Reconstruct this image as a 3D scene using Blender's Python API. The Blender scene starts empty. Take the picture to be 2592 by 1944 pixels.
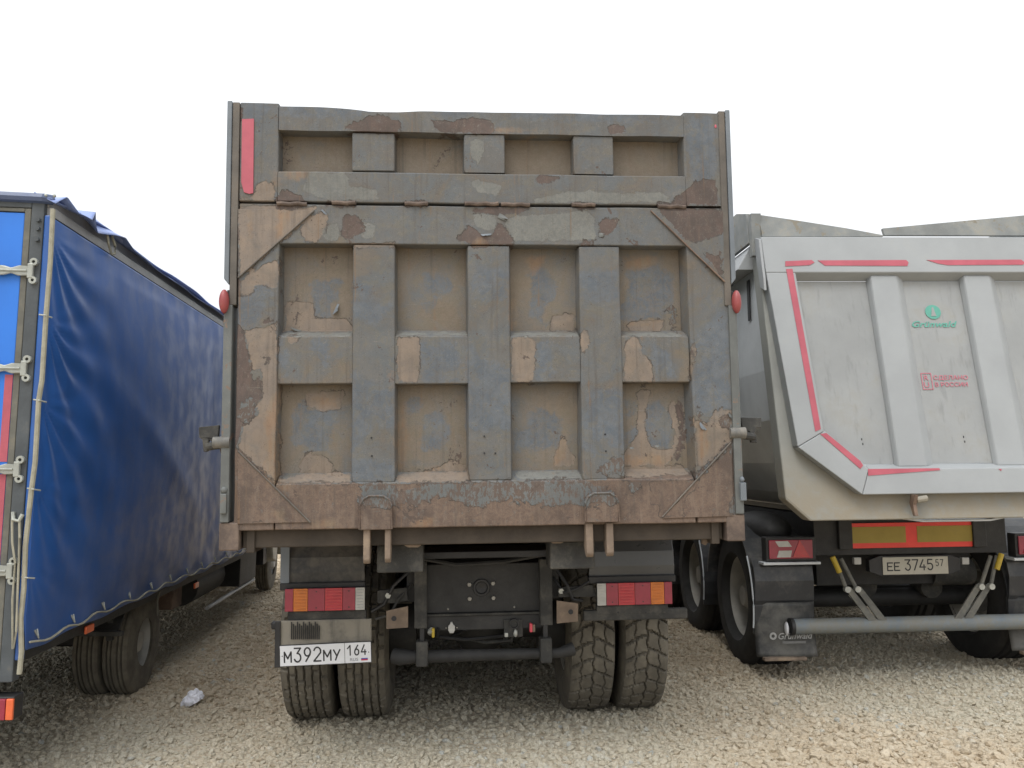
import bpy, bmesh, math, random
import numpy as np
from mathutils import Vector, Matrix, noise
from mathutils.geometry import tessellate_polygon
R = math.radians
random.seed(7)
S = bpy.context.scene

# ------------------------------------------------------------------ camera, sky, sun, exposure
CAM_H, PITCH, ROLL, LENS = 1.56, 5.4, -0.7, 30.0
cd = bpy.data.cameras.new('camera'); cam = bpy.data.objects.new('camera', cd)
S.collection.objects.link(cam); S.camera = cam
cd.sensor_width = 36; cd.lens = LENS; cd.clip_start = .05; cd.clip_end = 3000
camR = Matrix.Rotation(R(90+PITCH), 4, 'X') @ Matrix.Rotation(R(ROLL), 4, 'Z')
cam.matrix_world = Matrix.Translation((0, 0, CAM_H)) @ camR

SUN_EL, SUN_AZ = 58, 205          # high, behind and a little to the left, diffused by cloud
w = bpy.data.worlds.new('World'); S.world = w; w.use_nodes = True
nt = w.node_tree; nt.nodes.clear()
sky = nt.nodes.new('ShaderNodeTexSky'); sky.sky_type = 'NISHITA'; sky.sun_disc = False
sky.sun_elevation = R(SUN_EL); sky.sun_rotation = R(SUN_AZ)
sky.air_density = 1.0; sky.dust_density = 6.0; sky.ozone_density = 1.0
hs = nt.nodes.new('ShaderNodeHueSaturation'); hs.inputs['Saturation'].default_value = .10
veil = nt.nodes.new('ShaderNodeMix'); veil.data_type = 'RGBA'          # an even cloud deck over the clear sky
veil.inputs['Factor'].default_value = .72
veil.inputs['B'].default_value = (6.9, 7.1, 7.35, 1)
bg = nt.nodes.new('ShaderNodeBackground'); bg.inputs['Strength'].default_value = .11
wo = nt.nodes.new('ShaderNodeOutputWorld')
nt.links.new(sky.outputs[0], hs.inputs['Color']); nt.links.new(hs.outputs[0], veil.inputs['A'])
tc = nt.nodes.new('ShaderNodeTexCoord'); sx_ = nt.nodes.new('ShaderNodeSeparateXYZ')     # overcast law: zenith three times the horizon
mr = nt.nodes.new('ShaderNodeMapRange'); mr.inputs[1].default_value = 0; mr.inputs[2].default_value = 1; mr.inputs[3].default_value = .98; mr.inputs[4].default_value = 1.95
vm = nt.nodes.new('ShaderNodeVectorMath'); vm.operation = 'SCALE'
nt.links.new(tc.outputs['Generated'], sx_.inputs[0]); nt.links.new(sx_.outputs[2], mr.inputs[0]); nt.links.new(mr.outputs[0], vm.inputs['Scale'])
nt.links.new(veil.outputs['Result'], vm.inputs[0]); nt.links.new(vm.outputs[0], bg.inputs['Color']); nt.links.new(bg.outputs[0], wo.inputs[0])
sd = bpy.data.lights.new('sun', 'SUN'); sd.energy = .6; sd.angle = R(25); sd.color = (1, .96, .9)
sun = bpy.data.objects.new('sun', sd); S.collection.objects.link(sun)
az = R(SUN_AZ); el = R(SUN_EL)
dirv = Vector((math.sin(az)*math.cos(el), math.cos(az)*math.cos(el), math.sin(el)))
sun.rotation_euler = dirv.to_track_quat('Z', 'Y').to_euler()
S.view_settings.view_transform = 'Standard'; S.view_settings.look = 'None'
S.view_settings.gamma = 1; S.view_settings.exposure = .5; S.view_settings.use_curve_mapping = False

# ------------------------------------------------------------------ survey: photo points onto real planes of a vehicle
FPX = LENS/36*2592
class Frame:
    """A vehicle's own axes: x to its right, y forward, z up."""
    def __init__(s, ox, oy, yaw):
        a = R(yaw); s.o = Vector((ox, oy, 0)); s.yaw = a
        s.fx = Vector((math.cos(a), math.sin(a), 0)); s.fy = Vector((-math.sin(a), math.cos(a), 0))
    def ray(s, px, py):
        return (camR.to_3x3() @ Vector(((px-1296)/FPX, -(py-972)/FPX, -1)))
    def loc(s, px, py, c0=0, z0=0, k=0):      # plane y = c0 + k (z - z0)
        d = s.ray(px, py); o = Vector((0, 0, CAM_H)) - s.o
        t = (c0 + k*(o.z-z0) - o.dot(s.fy)) / (d.dot(s.fy) - k*d.z); P = o + d*t
        return P.dot(s.fx), P.dot(s.fy), P.z
    def at(s, px, py, c=0):
        p = s.loc(px, py, c); return p[0], p[2]
    def side(s, px, py, c):                   # plane x = c -> (y, z)
        d = s.ray(px, py); o = Vector((0, 0, CAM_H)) - s.o
        t = (c - o.dot(s.fx)) / d.dot(s.fx); P = o + d*t
        return P.dot(s.fy), P.z
FM = Frame(-.1277, 4.2406, 4.2)     # rusty dump truck
FB = Frame(-2.5, 6.0, 5.0)          # blue tarpaulin truck
FT = Frame(2.97, 6.3, 3.0)          # grey tipper trailer

# ------------------------------------------------------------------ materials
def new_mat(name):
    m = bpy.data.materials.new(name); m.use_nodes = True; t = m.node_tree; t.nodes.clear()
    out = t.nodes.new('ShaderNodeOutputMaterial'); b = t.nodes.new('ShaderNodeBsdfPrincipled')
    t.links.new(b.outputs[0], out.inputs[0])
    return m, t, b
class NB:
    def __init__(s, t): s.t = t
    def n(s, kind, **kw):
        x = s.t.nodes.new(kind)
        for k, v in kw.items():
            if hasattr(x, k): setattr(x, k, v)
            else: x.inputs[k].default_value = v
        return x
    def l(s, a, b): s.t.links.new(a, b)
    def coord(s, scale=(1, 1, 1)):
        c = s.t.nodes.new('ShaderNodeTexCoord'); m = s.t.nodes.new('ShaderNodeMapping')
        m.inputs['Scale'].default_value = scale; s.l(c.outputs['Object'], m.inputs[0]); return m.outputs[0]
    def noise(s, vec, scale, detail=4, rough=.55, dist=0):
        x = s.t.nodes.new('ShaderNodeTexNoise'); x.inputs['Scale'].default_value = scale
        x.inputs['Detail'].default_value = detail; x.inputs['Roughness'].default_value = rough
        x.inputs['Distortion'].default_value = dist; s.l(vec, x.inputs['Vector']); return x.outputs[0]
    def math(s, op, a, b=None, clamp=False):
        x = s.t.nodes.new('ShaderNodeMath'); x.operation = op; x.use_clamp = clamp
        for i, v in enumerate((a, b)):
            if v is None: continue
            if isinstance(v, (int, float)): x.inputs[i].default_value = v
            else: s.l(v, x.inputs[i])
        return x.outputs[0]
    def ramp(s, v, lo, hi, a=0, b=1):
        x = s.t.nodes.new('ShaderNodeMapRange'); x.interpolation_type = 'SMOOTHSTEP'
        s.l(v, x.inputs[0])
        for i, q in enumerate((lo, hi, a, b)): x.inputs[i+1].default_value = q
        return x.outputs[0]
    def mix(s, f, a, b):
        x = s.t.nodes.new('ShaderNodeMix'); x.data_type = 'RGBA'
        if isinstance(f, (int, float)): x.inputs['Factor'].default_value = f
        else: s.l(f, x.inputs['Factor'])
        for nm, v in (('A', a), ('B', b)):
            if isinstance(v, tuple): x.inputs[nm].default_value = (*v[:3], 1)
            else: s.l(v, x.inputs[nm])
        return x.outputs['Result']
    def bump(s, h, b, strength=.3, dist=.01, prev=None):
        x = s.t.nodes.new('ShaderNodeBump'); x.inputs['Strength'].default_value = strength
        x.inputs['Distance'].default_value = dist; s.l(h, x.inputs['Height'])
        if prev: s.l(prev, x.inputs['Normal'])
        if b: s.l(x.outputs[0], b.inputs['Normal'])
        return x.outputs[0]
DUST = (.27, .23, .165)
def worn(name, col, rough=.6, metal=0, dust=.25, dustcol=DUST, var=.18, sc=4, bump=.25, spot=None, streak=False, coat=0, zclay=None):
    """paint, steel, rubber: base colour with uneven tone, dust film in patches, small chips"""
    m, t, b = new_mat(name); q = NB(t)
    v = q.coord()
    n1 = q.noise(v, sc, 6, .6); n2 = q.noise(v, sc*6, 5, .65, .4)
    dark = tuple(c*(1-var) for c in col); lite = tuple(min(1, c*(1+var)) for c in col)
    c = q.mix(q.ramp(n1, .3, .7), dark, lite)
    if dust:
        f = q.math('ADD', q.math('MULTIPLY', n1, .6), q.math('MULTIPLY', n2, .4))
        f = q.ramp(f, .62-dust*.45, .80-dust*.3, 0, min(.9, .25+dust))
        if zclay:
            sp = t.nodes.new('ShaderNodeSeparateXYZ'); q.l(v, sp.inputs[0]); f = q.math('MULTIPLY', f, q.ramp(sp.outputs[2], zclay[0], zclay[1], 1, .12))
        c = q.mix(f, c, dustcol)
    if streak:
        ns = q.noise(q.coord((7, 7, .6)), 3, 5, .6)
        c = q.mix(q.ramp(ns, .52, .75, 0, .35), c, tuple(x*.45 for x in col))
    if spot:
        c = q.mix(q.ramp(q.noise(v, sc*2.3, 7, .65, .6), .60, .63), c, spot)
    q.l(c, b.inputs['Base Color'])
    q.l(q.math('ADD', rough-.08, q.math('MULTIPLY', n2, .2)), b.inputs['Roughness'])
    b.inputs['Metallic'].default_value = metal
    if coat: b.inputs['Coat Weight'].default_value = coat; b.inputs['Coat Roughness'].default_value = .15
    q.bump(q.math('ADD', n2, q.noise(v, sc*30, 3)), b, bump, .003)
    return m

def gate_material():
    m, t, b = new_mat('peeling_gate_paint'); q = NB(t); v = q.coord()
    def attr(n):
        a = t.nodes.new('ShaderNodeAttribute'); a.attribute_name = n; return a.outputs['Fac']
    big = q.noise(v, 2.2, 5, .6); mid = q.noise(v, 16, 6, .62, .5); fine = q.noise(v, 70, 4, .6)
    vert = q.noise(q.coord((1, 1, .14)), 42, 4, .6); mid2 = q.noise(v, 7, 7, .65, .9)
    edge = q.math('ADD', q.math('MULTIPLY', q.math('SUBTRACT', mid, .5), .072), q.math('MULTIPLY', q.math('SUBTRACT', fine, .5), .016))
    def mask(a, soft=.003, amt=1.0):
        return q.ramp(q.math('ADD', attr(a), q.math('MULTIPLY', edge, amt)), -soft, soft)
    pit = q.noise(v, 190, 3, .7); mott = q.noise(v, 34, 6, .72, .8); wide = q.noise(v, 3.6, 7, .68, .7)
    fadeq = q.ramp(q.noise(v, 8, 6, .7, .6), .30, .52, .45, 1)
    grey = q.mix(q.ramp(big, .35, .68), (.106, .105, .100), (.142, .140, .134))
    grey = q.mix(q.ramp(mid2, .42, .60, 0, .85), grey, (.110, .122, .130))
    grey = q.mix(q.ramp(wide, .50, .62, 0, .5), grey, (.125, .108, .090))
    film = q.ramp(q.math('ADD', attr('dusty'), q.math('MULTIPLY', q.math('SUBTRACT', wide, .5), 2.2)), .25, .95, 0, .85)
    c = q.mix(film, grey, q.mix(q.ramp(mott, .4, .6), (.178, .138, .092), (.215, .168, .120)))
    bluem = q.ramp(q.math('ADD', attr('blue'), q.math('MULTIPLY', edge, 1.7)), -.024, .006, 0, 1)
    bluem = q.math('MULTIPLY', bluem, q.ramp(mott, .42, .60, 1.0, .58))
    c = q.mix(bluem, c, q.mix(q.ramp(mid, .4, .6), (.094, .114, .138), (.122, .138, .156)))
    c = q.mix(q.ramp(q.noise(v, 11, 6, .75, 1.2), .50, .60, 0, .34), c, (.165, .142, .095))
    beige = q.mix(q.ramp(mid2, .35, .62), (.200, .162, .132), (.240, .186, .140))
    beige = q.mix(q.ramp(vert, .5, .68, 0, .4), beige, (.165, .135, .112))
    beige = q.mix(q.ramp(q.noise(v, 5, 6, .7, .3), .48, .68, 0, .65), beige, (.150, .130, .108))
    bm = mask('beige'); c = q.mix(q.math('MULTIPLY', bm, fadeq), c, beige)
    g2 = mask('pale'); c = q.mix(q.math('MULTIPLY', g2, fadeq), c, q.mix(q.ramp(mott, .4, .6), (.150, .156, .147), (.188, .190, .172)))
    rust = q.mix(q.ramp(mid2, .38, .60), (.078, .058, .050), (.105, .072, .060))
    rust = q.mix(q.ramp(vert, .52, .70, 0, .4), rust, (.145, .098, .072))
    rm = mask('rust'); c = q.mix(q.math('MULTIPLY', rm, q.ramp(mott, .3, .5, .7, 1)), c, rust)
    low = q.mix(q.ramp(mott, .35, .65), (.108, .072, .055), (.168, .116, .084))
    low = q.mix(q.ramp(vert, .48, .68, 0, .45), low, (.205, .155, .118))
    low = q.mix(q.ramp(wide, .48, .64, 0, .7), low, (.075, .050, .040))
    low = q.mix(q.ramp(q.noise(v, 26, 6, .75, .4), .60, .66, 0, .7), low, (.12, .125, .12))
    lm = mask('low'); c = q.mix(lm, c, low)
    g3 = mask('speck', .002, 1.8)
    speck = q.ramp(q.math('ADD', q.noise(q.coord((1, 1, .45)), 60, 5, .7), q.math('MULTIPLY', mid2, .6)), .76, .82)
    gs = q.mix(speck, q.mix(q.ramp(mid2, .4, .6), (.118, .130, .132), (.145, .155, .155)), (.105, .078, .064))
    c = q.mix(q.math('MULTIPLY', g3, fadeq), c, gs)
    og = q.ramp(q.math('ADD', attr('orange'), q.math('MULTIPLY', edge, 1.4)), -.02, .02, 0, .55)
    c = q.mix(og, c, q.mix(q.ramp(vert, .4, .6), (.28, .160, .080), (.25, .18, .11)))
    for an, am in (('beige', 1.0), ('rust', 1.0), ('speck', 1.8), ('low', 1.0), ('pale', 1.0)):      # thin dark lines follow the lifted paint edges
        d_ = q.math('ABSOLUTE', q.math('ADD', attr(an), q.math('MULTIPLY', edge, am)))
        ln = q.math('MULTIPLY', q.ramp(d_, .0012, .0048, .75 if an != 'pale' else .3, 0), q.ramp(mid, .42, .56))
        c = q.mix(ln, c, (.045, .036, .030))
    # stray chips of bare primer and rust, pitting, scratches
    chips = q.ramp(q.math('ADD', mid2, q.math('MULTIPLY', fine, .35)), .83, .85)
    c = q.mix(chips, c, (.085, .060, .048))
    c = q.mix(q.ramp(q.math('ADD', pit, q.math('MULTIPLY', mott, .5)), .86, .92, 0, .55), c, (.060, .045, .036))
    c = q.mix(q.ramp(q.math('ADD', pit, q.math('MULTIPLY', mott, .5)), .58, .64, .4, 0), c, (.26, .235, .19))
    scr = q.noise(q.coord((1.0, 1, 16)), 7, 4, .6, 1.5); c = q.mix(q.ramp(scr, .69, .72, 0, .45), c, (.24, .22, .19))
    # rust and dirt run-off
    st = q.noise(q.coord((16, 16, .5)), 2.2, 6, .65)
    c = q.mix(q.ramp(st, .52, .74, 0, .50), c, (.070, .058, .048))
    st2 = q.noise(q.coord((22, 22, .7)), 1.7, 6, .65)
    c = q.mix(q.math('MULTIPLY', q.ramp(st2, .58, .68, 0, .55), q.ramp(wide, .45, .6)), c, (.205, .120, .062))
    c = q.mix(q.ramp(wide, .35, .6, .06, .22), c, (.040, .034, .028))
    q.l(c, b.inputs['Base Color']); b.inputs['Roughness'].default_value = .72
    q.l(q.ramp(big, .3, .7, .55, .78), b.inputs['Roughness'])
    h = q.math('SUBTRACT', 1.0, q.math('MAXIMUM', q.math('MAXIMUM', bm, rm), q.math('MULTIPLY', lm, .8)))
    h = q.math('ADD', h, g3)
    h2 = q.math('ADD', q.math('MULTIPLY', mid, .35), q.math('MULTIPLY', fine, .25))
    n0 = q.bump(h, None, .55, .003); q.bump(h2, b, .45, .004, n0)
    return m

def plain(name, col, rough=.5, metal=0, emit=0, trans=0, coat=0):
    m, t, b = new_mat(name); q = NB(t); v = q.coord()
    n = q.noise(v, 22, 5, .6)
    q.l(q.mix(q.ramp(n, .3, .7), tuple(c*.9 for c in col), tuple(min(1, c*1.08) for c in col)), b.inputs['Base Color'])
    b.inputs['Roughness'].default_value = rough; b.inputs['Metallic'].default_value = metal
    b.inputs['Coat Weight'].default_value = coat
    q.bump(n, b, .12, .002)
    return m

M = {}
M['gate'] = gate_material()
M['rust_dark'] = worn('rusty_steel', (.15, .10, .075), .8, 0, .35, (.26, .19, .13), .3, 6, .5)
M['rust_tan'] = worn('tan_rusty_steel', (.18, .135, .10), .75, 0, .3, (.34, .26, .17), .25, 7, .4)
M['rust_floor'] = worn('brown_floor_beam_paint', (.045, .034, .024), .75, 0, .10, (.09, .065, .045), .25, 5, .3)
M['post'] = worn('grey_green_post_paint', (.118, .125, .120), .6, 0, .2, (.24, .20, .15), .18, 6, .3, spot=(.17, .12, .09))
M['foot'] = worn('brown_rusty_post_foot', (.10, .074, .060), .75, 0, .4, (.21, .155, .115), .25, 7, .5)
M['post_brown'] = worn('brown_grey_channel_paint', (.110, .098, .084), .7, 0, .3, (.15, .12, .09), .2, 6, .4)
M['post_blue'] = worn('blue_grey_post_paint', (.145, .165, .185), .5, 0, .05, DUST, .1, 6, .2)
M['chassis'] = worn('dusty_black_chassis', (.022, .022, .022), .6, 0, .12, (.10, .09, .072), .3, 7, .4)
M['chassis_mud'] = worn('muddy_chassis_steel', (.035, .035, .033), .75, 0, .35, (.12, .11, .09), .3, 8, .5)
M['bar_dark'] = worn('greasy_dark_bar', (.022, .022, .022), .7, 0, .25, (.075, .07, .06), .3, 7, .4)
M['black'] = worn('black_plastic', (.018, .018, .019), .5, 0, .08, (.09, .085, .075), .3, 6, .3)
M['flap'] = worn('dusty_rubber_flap', (.055, .056, .055), .75, 0, .9, (.235, .215, .175), .3, 3.2, .3, streak=True)
M['fender'] = worn('mud_caked_fender', (.035, .037, .04), .6, 0, .42, (.17, .155, .13), .3, 2.6, .5, streak=True)
M['fender_gloss'] = worn('grey_glossy_fender', (.075, .08, .085), .28, 0, .05, (.15, .14, .12), .15, 3, .1)
M['rubber'] = worn('dusty_tyre_rubber', (.125, .112, .088), .88, 0, .35, (.19, .17, .13), .25, 9, .3)
M['rubber_blk'] = worn('dark_tyre_rubber', (.025, .024, .023), .8, 0, .12, (.10, .09, .075), .25, 9, .3)
M['rim'] = worn('dusty_steel_rim', (.40, .39, .355), .55, 0, .35, (.36, .33, .27), .2, 6, .2)
M['rim_w'] = worn('white_steel_rim', (.50, .50, .50), .5, 0, .25, (.3, .27, .2), .2, 6, .2)
M['red'] = plain('red_reflector_film', (.62, .07, .10), .45)
M['red_tape'] = worn('pink_red_tape', (.40, .085, .115), .5, 0, .12, (.30, .17, .15), .1, 8, .1)
M['red_lens'] = plain('red_lens', (.42, .015, .03), .22, coat=.6)
M['maroon_lens'] = plain('maroon_lens', (.27, .02, .045), .3, coat=.4)
M['amber_lens'] = plain('amber_lens', (.52, .14, .012), .25, coat=.5)
M['clear_lens'] = plain('clear_lens', (.42, .42, .40), .25, coat=.5)
M['orange_lens'] = plain('orange_lens', (.7, .13, .04), .3, coat=.4)
M['red_marker'] = worn('dusty_red_marker_lens', (.27, .055, .055), .4, 0, .25, (.26, .17, .14), .1, 8, .1)
M['yellow'] = plain('yellow_plastic', (.45, .32, .03), .5)
M['white_plate'] = worn('plate_white', (.66, .67, .69), .4, 0, .03, DUST, .04, 6, .05)
M['dirty_plate'] = worn('dirty_plate_white', (.40, .38, .32), .55, 0, .25, (.27, .24, .18), .1, 6, .1)
M['ink'] = plain('black_ink', (.015, .015, .018), .5)
M['ink_grey'] = plain('grey_ink', (.25, .25, .27), .5)
M['ink_red'] = plain('red_ink', (.45, .02, .05), .5)
M['ink_white'] = plain('white_ink', (.7, .7, .7), .5)
M['ink_faded'] = plain('faded_white_ink', (.30, .30, .29), .6)
M['ink_faint'] = plain('faint_grey_ink', (.14, .14, .135), .6)
M['ink_blue'] = plain('blue_ink', (.03, .05, .3), .5)
M['zinc'] = worn('zinc_plated_steel', (.42, .43, .40), .4, .3, .3, (.33, .31, .24), .2, 12, .2)
M['rail_zinc'] = worn('dull_pivot_steel', (.115, .113, .105), .6, 0, .4, (.25, .22, .18), .2, 12, .3)
M['bolt'] = plain('pale_bolt_heads', (.30, .29, .26), .5, .3)
M['socket'] = plain('pale_socket_cap', (.45, .45, .43), .4)

# ------------------------------------------------------------------ mesh helpers
class MB:
    def __init__(s): s.v = []; s.f = []
    def add(s, vs, fs):
        k = len(s.v); s.v += [tuple(x) for x in vs]; s.f += [tuple(i+k for i in f) for f in fs]; return s
    def box(s, x0, x1, y0, y1, z0, z1):
        vs = [(x, y, z) for x in (x0, x1) for y in (y0, y1) for z in (z0, z1)]
        return s.add(vs, [(0, 1, 3, 2), (4, 6, 7, 5), (0, 4, 5, 1), (2, 3, 7, 6), (0, 2, 6, 4), (1, 5, 7, 3)])
    def prism(s, poly, d0, d1, axis='y'):
        """poly of 2D points extruded; axis y: poly=(x,z); axis x: poly=(y,z); axis z: poly=(x,y)"""
        P = {'y': lambda a, b, d: (a, d, b), 'x': lambda a, b, d: (d, a, b), 'z': lambda a, b, d: (a, b, d)}[axis]
        n = len(poly)
        vs = [P(a, b, d0) for a, b in poly] + [P(a, b, d1) for a, b in poly]
        tri = tessellate_polygon([[Vector((a, b, 0)) for a, b in poly]])
        fs = [tuple(t) for t in tri] + [tuple(i+n for i in reversed(t)) for t in tri]
        fs += [(i, (i+1) % n, (i+1) % n+n, i+n) for i in range(n)]
        return s.add(vs, fs)
    def tube(s, pts, r, n=8, cap=True):
        pts = [Vector(p) for p in pts]; rings = []; up = Vector((0, 0, 1))
        for i, p in enumerate(pts):
            d = (pts[min(i+1, len(pts)-1)] - pts[max(i-1, 0)]).normalized()
            a = d.cross(up)
            if a.length < .05: a = d.cross(Vector((0, 1, 0)))
            a.normalize(); b = a.cross(d).normalized()
            rr = r[i] if isinstance(r, (list, tuple)) else r
            rings.append([p + (a*math.cos(t) + b*math.sin(t))*rr for t in (2*math.pi*j/n for j in range(n))])
        k = len(s.v)
        for g in rings: s.v += [tuple(x) for x in g]
        for i in range(len(rings)-1):
            for j in range(n):
                s.f.append((k+i*n+j, k+i*n+(j+1) % n, k+(i+1)*n+(j+1) % n, k+(i+1)*n+j))
        if cap:
            s.f.append(tuple(k+j for j in reversed(range(n)))); s.f.append(tuple(k+(len(rings)-1)*n+j for j in range(n)))
        return s
    def lathe(s, prof, c=(0, 0, 0), axis='x', n=32, closed=False):
        """profile [(along, radius)] spun round the axis"""
        k = len(s.v); m = len(prof)
        for j in range(n):
            t = 2*math.pi*j/n; ct, st = math.cos(t), math.sin(t)
            for a, r in prof:
                p = (a, r*ct, r*st) if axis == 'x' else ((r*ct, a, r*st) if axis == 'y' else (r*ct, r*st, a))
                s.v.append((c[0]+p[0], c[1]+p[1], c[2]+p[2]))
        for j in range(n):
            j2 = (j+1) % n
            for i in range(m-1 if not closed else m):
                i2 = (i+1) % m
                s.f.append((k+j*m+i, k+j2*m+i, k+j2*m+i2, k+j*m+i2))
        return s
    def ell(s, c, r, n=12, m=8):
        prof = [(math.sin(math.pi*(i/m-.5)), max(.001, math.cos(math.pi*(i/m-.5)))) for i in range(m+1)]
        k = len(s.v); s.lathe(prof, (0, 0, 0), 'z', n)
        for i in range(k, len(s.v)):
            x, y, z = s.v[i]; s.v[i] = (c[0]+x*r[0], c[1]+y*r[1], c[2]+z*r[2])
        return s
def kids(o): return [c for c in bpy.data.objects if c.parent is o]
def obj(name, mb, mat, parent=None, smooth=False, bevel=0, seg=2, data=None, **props):
    if data is None:
        me = bpy.data.meshes.new(name); me.from_pydata(mb.v, [], mb.f); me.update()
        bm = bmesh.new(); bm.from_mesh(me); bmesh.ops.recalc_face_normals(bm, faces=bm.faces); bm.to_mesh(me); bm.free()
        if smooth: me.shade_smooth()
        if smooth and smooth != 'all':
            me.set_sharp_from_angle(angle=R(35))
        me.materials.append(mat)
    else: me = data
    o = bpy.data.objects.new(name, me); S.collection.objects.link(o); o.parent = parent
    if bevel:
        b = o.modifiers.new('bevel', 'BEVEL'); b.width = bevel; b.segments = seg; b.limit_method = 'ANGLE'; b.angle_limit = R(30)
        b.harden_normals = False
    for k, v in props.items(): o[k] = v
    return o
def thing(name, label, cat, loc=(0, 0, 0), rz=0, group=None):
    o = bpy.data.objects.new(name, None); S.collection.objects.link(o); o.empty_display_size = .2
    o.location = loc; o.rotation_euler = (0, 0, rz); o['label'] = label; o['category'] = cat
    if group: o['group'] = group
    return o
def text(name, s, size, mat, parent, x, y, z, sx=1, shear=0, k=0, align='LEFT', bold=0, sy=1):
    """flat lettering facing -y, base line at z, standing on plane y (leaning by k)"""
    cu = bpy.data.curves.new(name, 'FONT'); cu.body = s; cu.size = size; cu.align_x = align
    cu.extrude = .0006; cu.offset = bold; cu.shear = shear; cu.resolution_u = 3
    to = bpy.data.objects.new('tmp_text', cu); S.collection.objects.link(to)
    bpy.context.view_layer.update()
    me = bpy.data.meshes.new_from_object(to.evaluated_get(bpy.context.evaluated_depsgraph_get()))
    bpy.data.objects.remove(to); 
    for v in me.vertices:
        a, b, c = v.co; v.co = (x + a*sx, y - c + k*b*sy, z + b*sy)
    me.materials.clear(); me.materials.append(mat)
    o = bpy.data.objects.new(name, me); S.collection.objects.link(o); o.parent = parent
    return o

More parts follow.
